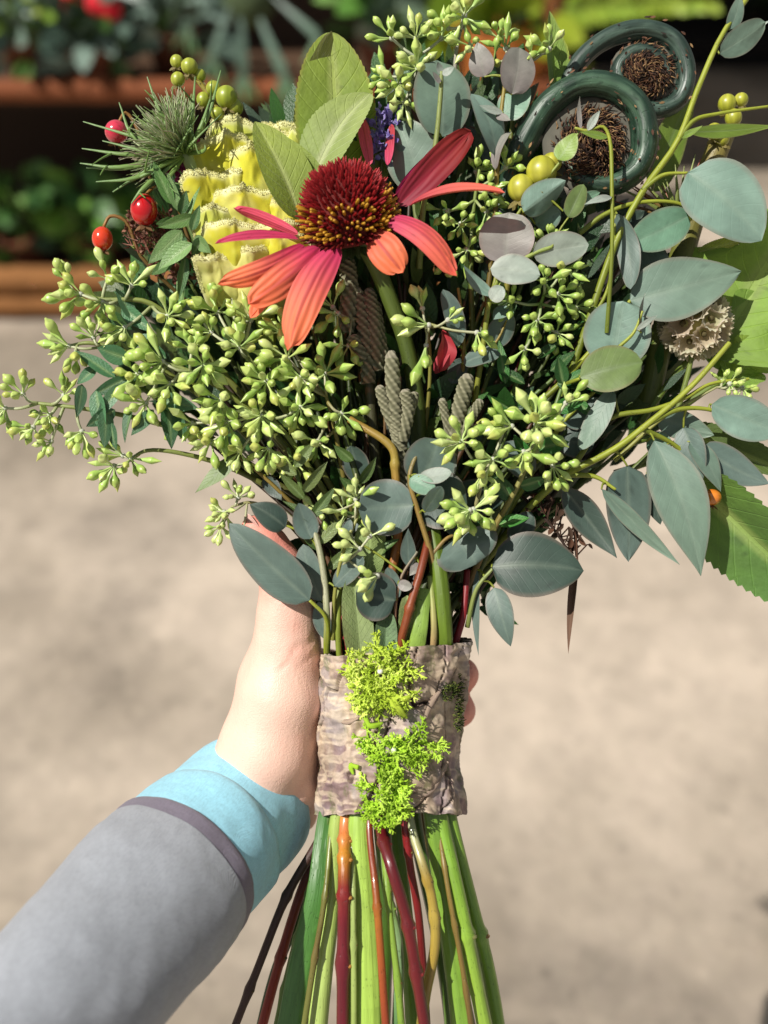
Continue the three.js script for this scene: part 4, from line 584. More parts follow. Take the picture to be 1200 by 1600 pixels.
sprig('saturated green seed buds in the shade right of the silvery leaves', [[760, 740, -40], [800, 620, -16], [830, 520, 10], [850, 460, 24]], 5, ['#4c5c20', '#5c7a2c', '#7a9a40'], [[850, 440, 44, 8, 44, -0.2, 0, 95, 3], [872, 460, 38, 7, 44, 0.6, 0.1, 85, 3], [840, 500, 34, 8, 42, 0, 0.5, 95, 3], [880, 420, 30, 6, 42, 0.3, -0.5, 85, 1], [800, 470, 24, 6, 42, -0.4, 0, 90, 3], [820, 545, 30, 5, 42, 0.2, 0.6, 85, 1], [870, 520, 20, 6, 42, 0.4, 0.3, 85, 3], [900, 480, 14, 6, 42, 0.6, 0, 85, 3], [860, 380, 24, 6, 40, 0, -0.6, 85, 3]]);
sprig('thin seeded twig under the right hand branch at the edge', [[960, 720, 10], [1040, 650, 20], [1120, 605, 26]], 3.5, ['#8a8c3c', '#98984c', '#a8a878'], [[1140, 600, 30, 5, 30, 0.6, 0.3, 80, 0], [1160, 606, 28, 5, 30, 0.6, 0.5, 80, 0], [1128, 596, 26, 4, 30, -0.1, -0.6, 80, 0]]);

// ---------------------------------------------------------------- coneflower
{
  const B = F(640, 820, -20), g = thing('coneflower', 'red and orange coneflower with a spiny dark red cone facing up left', 'flower', B);
  const ax = new V3(-0.17, 0.84, 0.5).normalize(), c0 = F(545, 342, 66), q = aim(ax), rad = sz(71), h = sz(84);
  put(g, 'stem', tube([F(640, 820, -20), F(655, 700, -10), F(640, 560, 10), F(610, 470, 30), F(575, 390, 52), F(552, 355, 62)], [sz(14), sz(13), sz(12), sz(13), sz(18)], tones('#3c4a1c', '#4a5a20', '#5a6c28', '#66783c'), { n: 24, m: 12 }), M.stem);
  const dome = new THREE.SphereGeometry(1, 40, 24, 0, Math.PI * 2, 0, Math.PI * 0.62);
  dome.scale(rad * 0.86, h * 0.88, rad * 0.86).applyQuaternion(q).translate(c0.x, c0.y, c0.z);
  put(g, 'cone', paint(dome, (v) => C('#5a1410').multiplyScalar(0.7 + 0.6 * vnoise(v.x * 700, v.y * 700, v.z * 700))), M.matte);
  const sp = [], N = 860;
  for (let i = 0; i < N; i++) {
    const k = (i + 0.5) / N, th = Math.acos(1 - k * 1.34), ph = i * 2.39996323, d = new V3(Math.sin(th) * Math.cos(ph), Math.cos(th), Math.sin(th) * Math.sin(ph));
    d.x += rr(-0.03, 0.03); d.z += rr(-0.03, 0.03); d.y += rr(-0.02, 0.02);
    const p = new V3(d.x * rad * 0.84, d.y * h * 0.86, d.z * rad * 0.84).applyQuaternion(q).add(c0), dir = new V3(d.x + rr(-0.15, 0.15), d.y + 0.3, d.z + rr(-0.15, 0.15)).applyQuaternion(q).normalize(), len = sz(rr(11, 22)) * (k < 0.1 ? 0.8 : 1);
    const yl = k > 0.45 && k < 0.9 && hsh(i, 3, 1) > 0.55, t0 = C('#5c0e0e'), t1 = yl ? C('#d09a24') : k < 0.75 ? C(['#a8161e', '#98141c', '#b4242a'][i % 3]) : C('#7c1818');
    sp.push(tube([p, p.clone().addScaledVector(dir, len * 0.55), p.clone().addScaledVector(dir, len)], yl ? [sz(2.2), sz(2.6), sz(2.2)] : [sz(3), sz(2.2), sz(0.5)], (t) => cmix(t0, t1, t * 1.5), { n: 2, m: 5, caps: yl }));
  }
  put(g, 'spines', join(sp), M.stem).userData.kind = 'stuff';
  const sep = [];
  for (let i = 0; i < 22; i++) { const a = i * 0.2856 * 1.0, d = new V3(Math.cos(a), -0.5, Math.sin(a)).applyQuaternion(q), b = c0.clone().addScaledVector(ax, -h * 0.32).addScaledVector(d, rad * 0.25); sep.push(leafGeo(b, b.clone().addScaledVector(d, rad * 0.42), sz(13), { c0: C('#56702c'), nu: 5, nv: 3, a: 0.3, b: 0.9, roll: rr(-40, 40) })); }
  put(g, 'sepals', join(sep), M.leaf);
  const mg = C('#c02458'), pk = C('#dc4a68'), or = C('#ea7448'), rd = C('#ac1a2c'), co = C('#e2644c');
  // [base x, y, z, tip x, y, z, width, colours, options]
  const rows = [
    [528, 384, 96, 452, 542, 132, 68, mg, or, { bend: 0.22, roll: 6, fold: -0.25, sweep: 0.14 }], [500, 388, 98, 392, 472, 126, 62, mg, or, { bend: 0.2, roll: -14, fold: -0.22, sweep: -0.1 }], [478, 392, 92, 394, 494, 104, 44, pk, or, { bend: 0.2, roll: 22 }],
    [476, 384, 94, 344, 442, 120, 44, mg, or, { bend: 0.24, roll: -24, fold: -0.3, sweep: -0.2 }], [466, 374, 86, 340, 380, 108, 27, mg, mg, { bend: 0.1, roll: 36, fold: 0.6 }], [466, 366, 80, 368, 326, 92, 24, pk, pk, { bend: -0.12, roll: -30, fold: -0.4 }],
    [582, 366, 98, 628, 424, 122, 66, co, or, { bend: 0.36, roll: 12, fold: -0.25 }], [600, 340, 92, 710, 428, 116, 50, mg, co, { bend: 0.32, roll: -14, fold: -0.3, sweep: -0.22 }], [640, 322, 80, 784, 302, 112, 32, rd, co, { bend: 0.16, roll: -48, fold: 0.7 }],
    [622, 322, 60, 732, 208, 34, 58, C('#8c1030'), C('#8c1a18'), { bend: 0.1, roll: 10, fold: 0.3 }], [618, 305, 50, 690, 232, 40, 30, C('#d8207a'), mg, { roll: 40 }], [578, 258, 30, 564, 182, 14, 25, pk, pk, { roll: 10, fold: 0.2 }], [606, 258, 30, 612, 196, 14, 21, mg, rd, { roll: -35 }],
    [516, 272, 36, 500, 244, 20, 28, or, or, { roll: 10 }], [444, 400, 66, 416, 458, 62, 34, rd, rd, { roll: 20 }]];
  for (const [bx, by, bz, tx, ty, tz, w, ca, cb, o] of rows) put(g, 'petal', leafGeo(F(bx, by, bz), F(tx, ty, tz), sz(w * 0.82, bz), { a: 0.46, b: 0.4, c0: ca, c1: cb, nu: 26, nv: 30, spot: 0.22, streak: 0.07, wave: 0.02, rib: C('#a8203c'), ...o }), M.petal);
}
{
  const B = F(672, 640, 0), g = thing('fallen_petal', 'small crumpled red petal in the shade at the centre of the bouquet', 'petal', B);
  put(g, 'blade', leafGeo(F(684, 582, 30), F(692, 515, 34), sz(30), { a: 0.4, b: 0.5, c0: C('#a02030'), c1: C('#b42c34'), bend: 0.3, roll: 30, fold: 0.7, wave: 0.12, nu: 14, nv: 10 }), M.petal);
  put(g, 'side_lobe', leafGeo(F(680, 584, 28), F(706, 540, 36), sz(22), { a: 0.4, b: 0.5, c0: C('#8c1c2c'), c1: C('#c03a44'), bend: 0.2, roll: -40, nu: 10, nv: 6 }), M.petal);
}

// ---------------------------------------------------------------- cockscomb: ruffled folds with plush edges
{
  const B = F(420, 520, -40), g = thing('cockscomb_flower', 'ruffled yellow cockscomb flower with cream plush edges left of the coneflower', 'flower', B);
  put(g, 'stem', tube([F(520, 800, -60), F(450, 620, -30), F(420, 520, -20), F(400, 440, 0)], [sz(12), sz(14), sz(20)], tones('#5a7028', '#7c9438', '#a4ac40'), { n: 14, m: 10 }), M.stem);
  const ye = C('#d8d030'), cr = C('#f0eebc'), gn = C('#a8b83c'), fz = [];
  // fold rows: [base x, y, z, tip x, y, z, width, roll, bend, tone]
  const rows = [[392, 300, -34, 386, 190, -22, 124, 6, 0.16, 1], [358, 312, -16, 346, 214, -4, 96, 16, 0.16, 0], [446, 312, -26, 454, 204, -18, 58, -10, 0.2, 1], [400, 345, 2, 404, 236, 16, 124, -8, 0.15, 0], [352, 362, 14, 336, 268, 26, 100, 20, 0.16, 0],
    [400, 392, 26, 392, 296, 40, 132, 4, 0.14, 0], [348, 402, 32, 336, 326, 40, 74, 14, 0.2, 1], [446, 400, 18, 452, 316, 36, 84, -18, 0.16, 0], [396, 440, 34, 386, 346, 50, 138, 6, 0.15, 0], [378, 476, 24, 366, 390, 48, 108, 12, 0.16, 2], [446, 446, 20, 448, 362, 44, 92, -12, 0.16, 0], [410, 496, 10, 394, 432, 38, 92, 8, 0.16, 2]];
  for (const [bx, by, bz, tx, ty, tz, w, roll, bend, tone] of rows) {
    const B = F(bx, by, bz), T = F(tx, ty, tz), ph = rnd() * 6, edge = [], W = sz(w * 1.14), L = T.clone().sub(B), len = L.length(), ax = L.clone().normalize();
    const n = new V3(0, 0, 1).addScaledVector(ax, -ax.z).normalize().applyQuaternion(new THREE.Quaternion().setFromAxisAngle(ax, R(roll))), side = ax.clone().cross(n);
    const geo = sheet(28, 72, (t, v) => {
      const s = v * 2 - 1, f = 0.8 + 0.2 * Math.pow(t, 0.6), fold = Math.sin(s * 4.6 + ph) + 0.35 * Math.sin(s * 9 + ph * 2), crown = 1 - 0.14 * Math.abs(s) ** 3 + 0.05 * Math.sin(s * 4 + ph) + 0.02 * Math.sin(s * 11 + ph) + 0.012 * Math.sin(s * 25 + ph * 2);
      const lift = bend * len * Math.sin(t * 2.3) + Math.pow(t, 1.4) * W * 0.075 * fold + W * 0.16 * (fbm(s * 2.2 + ph, t * 2.2, ph, 3) - 0.5) + t ** 6 * len * 0.16 - t ** 12 * len * 0.12 - W * 0.2 * s * s * (1 - 0.4 * t);
      const p = B.clone().addScaledVector(ax, t * len * crown).addScaledVector(side, s * W * 0.5 * f + t * W * 0.03 * Math.cos(s * 9 + ph)).addScaledVector(n, lift);
      const m = fbm(p.x * 260, p.y * 260, p.z * 260, 3), k = sstep(0.84, 0.96, t + 0.08 * (m - 0.5)) + sstep(0.9, 1, Math.abs(s)) * 0.6;
      const c = cmix(tone === 1 ? C('#c6cc50') : tone === 2 ? C('#dad67c') : ye, gn, (1 - t) * 0.4 + (m - 0.5) * 0.7).lerp(cr, clamp(k * 0.8 + sstep(0.45, 0.75, fbm(p.x * 120, p.y * 120, p.z * 120 + 9, 3)) * 0.25)); c.multiplyScalar(0.88 + 0.24 * m);
      if (t > 0.9 || (Math.abs(s) > 0.94 && t > 0.3)) edge.push(p);
      return [p, c];
    });
    for (let i = 0; i < 1100; i++) {
      const e = edge[(rnd() * edge.length) | 0], d = ax.clone().multiplyScalar(rr(0, 1)).add(new V3(rr(-0.7, 0.7), rr(-0.5, 0.7), rr(-0.4, 0.8))).normalize();
      fz.push(tube([e.clone().addScaledVector(d, -sz(1)), e.clone().addScaledVector(d, sz(rr(1, 3.2)))], [sz(0.6), sz(0.4)], cmix(cr, ye, rnd() * 0.45), { n: 1, m: 3, caps: false }));
    }
    put(g, 'ruffle', geo, M.fuzz);
  }
  put(g, 'plush', join(fz), M.fuzz).userData.kind = 'stuff';
  const lg = { c0: C('#8aa03c'), c1: C('#98a840'), rib: C('#c4cc8c'), nu: 20, nv: 12 };
  put(g, 'leaf', leafGeo(F(470, 345, 50), F(398, 190, 40), sz(82), { ...lg, a: 0.5, b: 0.8, roll: 26, fold: 0.35, bend: 0.15 }), M.leaf);
  put(g, 'leaf', leafGeo(F(505, 320, 34), F(430, 210, 30), sz(60), { ...lg, c0: C('#7c983a'), a: 0.5, b: 0.8, roll: -10, fold: 0.2 }), M.leaf);
}
// ---------------------------------------------------------------- serrated leaves at the top
{
  const B = F(540, 620, -50), g = thing('leafy_stem', 'upright yellow green serrated leaves at the top behind the coneflower', 'foliage', B);
  put(g, 'stem', tube([B, F(532, 420, -30), F(522, 280, -10)], [sz(8), sz(6)], tones('#5a6c28', '#7c8c38'), { n: 10, m: 8 }), M.stem);
  put(g, 'leaf', leafGeo(F(528, 300, -6), F(516, 50, -16), sz(128), { a: 0.42, b: 0.62, c0: C('#7c9a2c'), c1: C('#8ca034'), rib: C('#b4c06c'), edge: C('#a8a040'), serr: 0.7, nu: 100, nv: 18, roll: 8, fold: 0.16, bend: 0.12 }), M.leaf);
  put(g, 'leaf', leafGeo(F(486, 290, 22), F(578, 146, 8), sz(92), { a: 0.5, b: 0.6, c0: C('#94aa58'), c1: C('#9cac5c'), rib: C('#c4cc98'), serr: 0.7, nu: 80, nv: 16, roll: -26, fold: 0.3, bend: 0.2 }), M.leaf);
  put(g, 'leaf', leafGeo(F(466, 230, -20), F(488, 64, -24), sz(40), { a: 0.4, b: 0.5, c0: C('#8c9c40'), c1: C('#949458'), serr: 1, nu: 20, nv: 10, roll: 40, curl: -0.3 }), M.leaf);
  put(g, 'leaf', leafGeo(F(580, 300, -10), F(590, 215, -6), sz(50), { a: 0.5, b: 0.6, c0: C('#8ca046'), nu: 14, nv: 8, roll: 20 }), M.leaf);
}
{
  const B = F(850, 330, -30), g = thing('leafy_stem', 'single narrow pointed yellow edged leaf left of the curled fronds', 'foliage', B);
  put(g, 'stem', tube([B, F(862, 200, -24), F(868, 158, -22)], sz(4), C('#6c7a2c'), { n: 6, m: 6 }), M.stem);
  put(g, 'leaf', leafGeo(F(870, 170, -20), F(858, 16, -14), sz(50), { a: 0.5, b: 0.9, c0: C('#6c9430'), c1: C('#8ca844'), edge: C('#b8bc40'), serr: 1, nu: 24, nv: 10, roll: 30, fold: 0.6 }), M.leaf);
}
// ---------------------------------------------------------------- curled fern fronds
function fiddle(label, pts, rads, disc, cols, z0) {
  const P = pts.map((p) => F(...p)), g = thing('fiddlehead', label, 'fern frond', P[0], 'curled fern fronds');
  const [ca, cb] = cols.map(C), off = rnd() * 20;
  put(g, 'stalk', tube(P, rads.map((r) => sz(r * 0.86)), (t, a) => { const n = fbm(t * 40 + off, Math.cos(a) * 2, Math.sin(a) * 2, 4), st = 0.5 + 0.5 * Math.sin(a * 3 + 1), f = fbm(t * 16 + off, Math.cos(a) * 9, Math.sin(a) * 9, 3), sp = hsh((t * 220) | 0, (a * 14) | 0, 5) > 0.955 ? 0.45 : 1; return cmix(ca, cb, st * 0.5 + (n - 0.5) * 1.4 + (f - 0.5) * 1.6).multiplyScalar((0.8 + 0.4 * n) * sp); }, { n: 110, m: 32, shape: (t, a) => 1 + 0.07 * Math.cos(a * 3 + 0.6) + 0.035 * Math.cos(a * 11 + t * 9) + 0.09 * (fbm(t * 9 + off, 4, 2, 2) - 0.5) + 0.05 * (fbm(t * 40, Math.cos(a) * 2, Math.sin(a) * 2, 3) - 0.5) }), phy({ roughness: 0.44, bumpMap: fibre, bumpScale: 0.0006, clearcoat: 0.15, clearcoatRoughness: 0.3 }));
  const [cx, cy, rx, ry, z] = disc, hs = [], hairCols = ['#4a2c1a', '#6a4830', '#22140c', '#8a6c48', '#2e1a10'];
  const core = new THREE.SphereGeometry(1, 24, 16); core.scale(sz(rx * 1.7), sz(ry * 1.44), sz(10)); const cc = F(cx, cy, z - 10); core.translate(cc.x, cc.y, cc.z);
  put(g, 'coil', paint(core, (v) => { const k = Math.hypot((v.x - cc.x) / sz(rx), (v.y - cc.y) / sz(ry)); return cmix(C('#1e150e'), cmix(C('#4a4c44'), C('#6c665a'), fbm(v.x * 400, v.y * 400, 2, 3)), sstep(0.85, 1.1, k)).multiplyScalar(0.7 + 0.6 * vnoise(v.x * 900, v.y * 900, 2)); }), M.matte);
  for (let i = 0; i < 1000; i++) {
    const a = rnd() * 6.283, k = Math.sqrt(rnd()) * (rnd() < 0.15 ? 1.35 : 1.06), b = F(cx + Math.cos(a) * rx * k, cy + Math.sin(a) * ry * k, z + 8 * (1 - k * k)), tw = a + 1.2 + rr(-0.9, 0.9), l = sz(rr(5, 15));
    const d = new V3(Math.cos(tw) * 0.8, -Math.sin(tw) * 0.8, rr(0.1, 0.8)).normalize(), e = b.clone().addScaledVector(d, l), m = b.clone().addScaledVector(d, l * 0.5).add(new V3(rr(-1, 1), rr(-1, 1), 1).multiplyScalar(sz(2)));
    hs.push(tube([b, m, e], [sz(1.5), sz(1.2), sz(0.4)], C(hairCols[i % 5]).multiplyScalar(rr(0.7, 1.2)), { n: 3, m: 3, caps: false }));
  }
  const cv = new THREE.CatmullRomCurve3(P, false, 'centripetal'), ch = [];
  for (let i = 0; i < 90; i++) { const t = rr(0.05, 0.95), k = t * (rads.length - 1), r = sz(mix(rads[Math.floor(k)], rads[Math.ceil(k)], k % 1)), tg = cv.getTangent(t), a = rr(-1.4, 1.4), sd = new V3(0, 0, 1).cross(tg).normalize(), nn = new V3(0, 0, 1).multiplyScalar(Math.cos(a)).addScaledVector(sd, Math.sin(a)), b = cv.getPoint(t).addScaledVector(nn, r * 0.98); ch.push(leafGeo(b, b.clone().addScaledVector(tg, sz(rr(4, 11))).addScaledVector(nn, sz(rr(0.5, 3))), sz(rr(2, 4)), { c0: C(hairCols[i % 5]), nu: 3, nv: 2, roll: rr(-40, 40) })); }
  put(g, 'chaff', join(ch), M.dry).userData.kind = 'stuff';
  put(g, 'scales', join(hs), M.matte).userData.kind = 'stuff';
  return g;
}
fiddle('dark curled fern frond farther back at the upper right', [[800, 420, -60], [850, 250, -40], [890, 118, -24], [938, 66, -18], [1000, 46, -16], [1050, 62, -16], [1072, 110, -18], [1060, 156, -22], [1020, 172, -24], [978, 148, -22], [966, 108, -18], [990, 82, -16], [1022, 84, -16], [1040, 110, -18], [1030, 136, -20], [1006, 138, -20]], [17, 17, 16, 17, 18, 18, 18, 17, 16, 15, 14, 14, 13, 12, 10, 8], [1010, 112, 34, 36, -14], ['#22342c', '#4a5e52'], 0);
fiddle('nearer dark green curled fern frond with a brown hairy eye', [[760, 440, -30], [796, 285, -10], [820, 222, 6], [858, 162, 20], [905, 132, 28], [955, 134, 30], [996, 166, 30], [1008, 216, 28], [996, 262, 24], [955, 288, 18], [908, 280, 14], [884, 244, 12], [886, 204, 14], [912, 182, 16], [946, 190, 16]], [20, 22, 24, 23, 21, 22, 23, 24, 23, 20, 17, 14, 12, 9, 6], [926, 226, 46, 54, 24], ['#1a3224', '#44604a'], 0);

// ---------------------------------------------------------------- nest shaped green umbel with thread bracts
{
  const B = F(340, 400, -20), g = thing('wild_carrot_head', 'closed green umbel nest with thread like bracts at the upper left', 'flower', B);
  const neck = F(290, 240, 20), ax = new V3(-0.72, 0.5, 0.25).normalize();
  put(g, 'stem', tube([F(420, 640, -60), F(345, 450, -20), F(316, 330, 6), F(304, 275, 16), neck], [sz(6), sz(6), sz(8), sz(10)], tones('#5c7438', '#8ca05c', '#a4b47c'), { n: 14, m: 10 }), M.matte);
  const fl = [], q = aim(ax);
  for (let i = 0; i < 560; i++) { const k = (i + 0.5) / 560, th = Math.acos(1 - k * 0.62), ph = i * 2.39996, d = new V3(Math.sin(th) * Math.cos(ph), Math.cos(th), Math.sin(th) * Math.sin(ph)).applyQuaternion(q), r = sz(rr(58, 98)), e = neck.clone().addScaledVector(d, r), m = neck.clone().addScaledVector(d, r * 0.6).add(new V3(rr(-1, 1), rr(-1, 1), rr(-1, 1)).multiplyScalar(sz(7))); e.add(new V3(rr(-1, 1), rr(-1, 1), rr(-1, 1)).multiplyScalar(sz(7))); fl.push(tube([neck, m, e], [sz(1.2), sz(1.7), sz(0.5)], (t) => cmix(C('#7c9a4c'), C(['#b0c094', '#c4c8a8', '#9ab474', '#b8a898'][i & 3]), t), { n: 3, m: 3, caps: false })); }
  put(g, 'florets', join(fl), M.matte).userData.kind = 'stuff';
  const Y = [[130, 190], [125, 255], [128, 232], [150, 284], [205, 318], [222, 300], [345, 110], [330, 150], [346, 178], [310, 180], [300, 205], [176, 300], [135, 262], [265, 150], [186, 160], [230, 120], [320, 226], [160, 220], [285, 170], [240, 296], [190, 290], [305, 120]];
  for (const [x, y] of Y) { const e = F(x, y, rr(30, 70)), m = neck.clone().lerp(e, 0.5).add(new V3(rr(-1, 1), rr(-1.2, 0.2), 1).multiplyScalar(sz(22))); put(g, 'bract', tube([neck, m, e], [sz(4.2), sz(3.4), sz(0.9)], (t) => cmix(C('#84a44c'), C('#6c8c54'), t), { n: 10, m: 6, flat: 0.6 }), M.stem); if (rnd() < 0.6) { const f = m.clone().lerp(e, 0.3), s = f.clone().add(new V3(rr(-1, 1), rr(-1, 1), rr(0, 1)).multiplyScalar(sz(34))); put(g, 'bract', tube([f, f.clone().lerp(s, 0.5).add(new V3(0, 0, sz(3))), s], [sz(2), sz(0.7)], C('#6c8c44'), { n: 5, m: 5 }), M.stem); } }
}
// ---------------------------------------------------------------- hips and berries
function fruit(g, part, x, y, z, rx, ry, c, c2, mat = M.berry, tip) {
  const s = new THREE.SphereGeometry(1, 24, 18), p = F(x, y, z), o = rnd() * 30; s.scale(sz(rx, z), sz(ry, z), sz(rx, z)).translate(p.x, p.y, p.z);
  const m = put(g, part, paint(s, (v) => cmix(C(c), C(c2), fbm(v.x * 180 + o, v.y * 180, v.z * 180, 3) * 1.6 - 0.4).multiplyScalar(part === 'berry' ? 0.9 + 0.16 * Math.cos(Math.atan2(v.z - p.z, v.x - p.x) * 7 + (v.y - p.y) * 90) : hsh((v.x * 4000) | 0, (v.y * 4000) | 0, 3) > 0.95 ? 0.7 : 1)), mat);
  return m;
}
const calyx = (x, y, z, r, up, col) => { const l = [], b = F(x, y, z); for (let i = 0; i < 5; i++) { const a = i * 1.257 + 0.3, e = b.clone().add(new V3(Math.cos(a), 0.6 * up, Math.sin(a)).multiplyScalar(sz(r))); l.push(leafGeo(b, e, sz(r * 0.5), { c0: C(col), nu: 5, nv: 3, roll: rr(-60, 60), curl: 0.2 })); } return join(l); };
{
  const hip = (lab, stem, x, y, z, rx, ry, c, c2) => { const g = thing('rose_hip', lab, 'rose hip', F(...stem[0]), 'rose hips in the bouquet'); put(g, 'stalk', tube(stem.map((p) => F(...p)), [sz(3.4), sz(2.4)], tones('#5c4c20', '#9c6c2c'), { n: 12, m: 6 }), M.stem); const f = fruit(g, 'fruit', x, y, z, rx, ry, c, c2); const b = baseOf.get(g), k = calyx(x, y + ry * 0.92, z, rx * 0.7, -1, '#6a4a2c'); k.translate(-b.x, -b.y, -b.z); const m = new THREE.Mesh(k, M.dry); m.name = 'calyx'; g.add(m); return f; };
  hip('large glossy crimson rose hip left of the cockscomb', [[330, 480, -20], [290, 360, 10], [262, 290, 26], [236, 296, 36], [226, 308, 40]], 225, 328, 44, 21, 25, '#b00c12', '#c8141a');
  hip('small orange red rose hip on a bent stalk at far left', [[290, 470, -20], [220, 400, 10], [196, 345, 20], [172, 338, 22], [162, 354, 22]], 160, 373, 24, 16, 19, '#cc2c14', '#d84820');
  hip('pinkish red rose hip half hidden by the green umbel', [[280, 400, -40], [240, 300, -20], [214, 200, -10], [196, 176, -6], [186, 190, -4]], 182, 206, 0, 18, 18, '#b81c34', '#cc3850');
  hip('tiny red rose hip between the umbel and the cockscomb', [[330, 400, -40], [310, 300, -20], [298, 240, -14]], 294, 218, -12, 10, 12, '#b01c40', '#c83050');
  hip('orange dried rose hip hanging under the right hand leaves', [[1050, 690, 0], [1076, 730, 10], [1092, 760, 16], [1100, 768, 20]], 1112, 777, 22, 15, 13, '#c8641c', '#d8842c');
  const spray = (lab, stem, list, c, c2) => { const g = thing('berry_sprig', lab, 'berries', F(...stem[0]), 'yellow green berry sprigs'); put(g, 'stem', tube(stem.map((p) => F(...p)), [sz(5), sz(3.6)], tones('#8a8434', '#a49438'), { n: 14, m: 8 }), M.stem); for (const [x, y, z, r] of list) { fruit(g, 'berry', x, y, z, r, r * rr(0.95, 1.12), c, c2, M.bud); const b = baseOf.get(g), k = calyx(x + rr(-3, 3), y + r * 0.9, z, r * 0.9, -1, '#9a8a3c'); k.translate(-b.x, -b.y, -b.z); const m = new THREE.Mesh(k, M.leaf); m.name = 'calyx'; g.add(m); } return g; };
  spray('yellow green berries on an upright stalk behind the green umbel', [[390, 420, -50], [372, 230, -30], [348, 185, -20], [322, 142, -14], [296, 112, -10], [280, 95, -8]], [[296, 104, -4, 13], [278, 124, -2, 11], [276, 96, -10, 10], [334, 138, -6, 12], [354, 152, -2, 17], [340, 178, 0, 11], [366, 168, -12, 14], [312, 118, -14, 10], [318, 156, -10, 11]], '#8c9c28', '#b0b444');
  spray('fat yellow berries tucked left of the nearer curled frond', [[790, 460, 0], [812, 350, 20], [836, 300, 30], [852, 270, 36]], [[846, 268, 44, 24], [814, 294, 42, 21], [862, 254, 34, 16], [830, 300, 30, 14]], '#a4a42c', '#c4c04c');
  spray('yellow berries on the thick stem at the right edge', [[1076, 400, -30], [1092, 320, -20], [1112, 250, -14], [1134, 196, -10]], [[1136, 162, -4, 14], [1158, 156, -8, 11], [1146, 184, -2, 13], [1116, 206, 0, 13], [1128, 216, -6, 12]], '#9aa028', '#bcb848');
}
{
  const g = thing('bouquet_stem', 'thick olive stem standing behind the widest blue leaf at right', 'stem', F(1010, 640, -50), 'stems above the wrap');
  put(g, 'stalk', tube([F(1010, 640, -50), F(1060, 420, -36), F(1096, 300, -26), F(1132, 205, -20)], [sz(18), sz(20), sz(19), sz(18)], tones('#4c5a20', '#6c7430', '#7a6a34', '#8a8040'), { n: 18, m: 12 }), M.stem);
  const f = thing('star_flower', 'thin reddish spiky bracts behind the wide blue leaf at right', 'flower', F(1060, 380, -20));
  for (let i = 0; i < 22; i++) { const a = rr(0.3, 2.8), b = F(1058, 345, -12), l = sz(rr(60, 118)), e = b.clone().add(new V3(Math.cos(a) * l, Math.sin(a) * l, rr(-0.2, 0.3) * l)); put(f, 'bract', tube([b, b.clone().lerp(e, 0.5).add(new V3(0, 0, sz(5))), e], [sz(4), sz(3), sz(0.6)], (t) => cmix(C('#6a7a34'), C(i % 3 ? '#a04838' : '#94a058'), t), { n: 6, m: 5, flat: 0.5 }), M.stem); }
}
// ---------------------------------------------------------------- statice, brown seed heads
function florets(name, label, cat, stem, list, cols, size, n, mat = M.petal) {
  const g = thing(name, label, cat, F(...stem[0])); put(g, 'stem', tube(stem.map((p) => F(...p)), [sz(4), sz(3)], C('#5c6c30'), { n: 10, m: 6 }), M.stem);
  for (const [x, y, z, r] of list) { const l = []; for (let i = 0; i < n; i++) { const b = F(x, y, z), d = new V3(rr(-1, 1), rr(-1, 1), rr(-0.2, 1)).normalize(), s = b.clone().addScaledVector(d, sz(r * rr(0.3, 0.8))), e = s.clone().addScaledVector(d.clone().add(new V3(rr(-0.6, 0.6), rr(-0.6, 0.6), rr(-0.6, 0.6))).normalize(), sz(size * rr(0.7, 1.3))); l.push(leafGeo(s, e, sz(size * 0.7), { a: 0.4, b: 0.3, c0: C(cols[0]), c1: C(cols[1 + (i % (cols.length - 1))]), nu: 4, nv: 4, roll: rr(-70, 70), wave: 0.15 })); } put(g, 'floret', join(l), mat); }
  return g;
}
florets('statice_sprig', 'small purple flowers behind the top of the coneflower', 'flower', [[600, 420, -40], [596, 300, -14], [596, 230, 0]], [[590, 200, 6, 18], [600, 222, 8, 18], [588, 240, 8, 14], [612, 188, 2, 14], [598, 178, 0, 12]], ['#8c84b4', '#6c5cb0', '#8a7cc4', '#5a48a0'], 13, 22);
florets('statice_sprig', 'magenta flowers peeping between the umbel and the crimson hip', 'flower', [[330, 460, -50], [300, 340, -30], [282, 280, -20]], [[272, 264, -10, 16], [290, 270, -10, 16], [258, 258, -16, 12], [300, 232, -24, 10]], ['#b03a84', '#c0448c', '#982c70'], 12, 20);
{
  const g = florets('brown_seed_head', 'rusty brown bristly seed head below the crimson hip', 'flower', [[400, 640, -60], [320, 480, -20], [270, 400, 0]], [[215, 350, 8, 26], [238, 382, 16, 24], [262, 352, 4, 22], [300, 408, 18, 20], [318, 430, 22, 18], [282, 428, 14, 18], [336, 404, 10, 18], [252, 410, 10, 18]], ['#6a4438', '#7c4438', '#94624c', '#5a3c24', '#8a6a54'], 9, 60, M.dry);
  const l = []; for (let i = 0; i < 150; i++) { const b = F(rr(200, 270), rr(335, 395), rr(4, 18)), d = new V3(rr(-1, 0.2), rr(-0.2, 1), rr(0, 0.8)).normalize(); l.push(tube([b, b.clone().addScaledVector(d, sz(rr(8, 22)))], [sz(1.4), sz(0.5)], C(['#94584c', '#a87c6c', '#7c8c44', '#8a3c34'][i & 3]), { n: 1, m: 3, caps: false })); }
  put(g, 'bristles', join(l), M.dry).userData.kind = 'stuff';
}
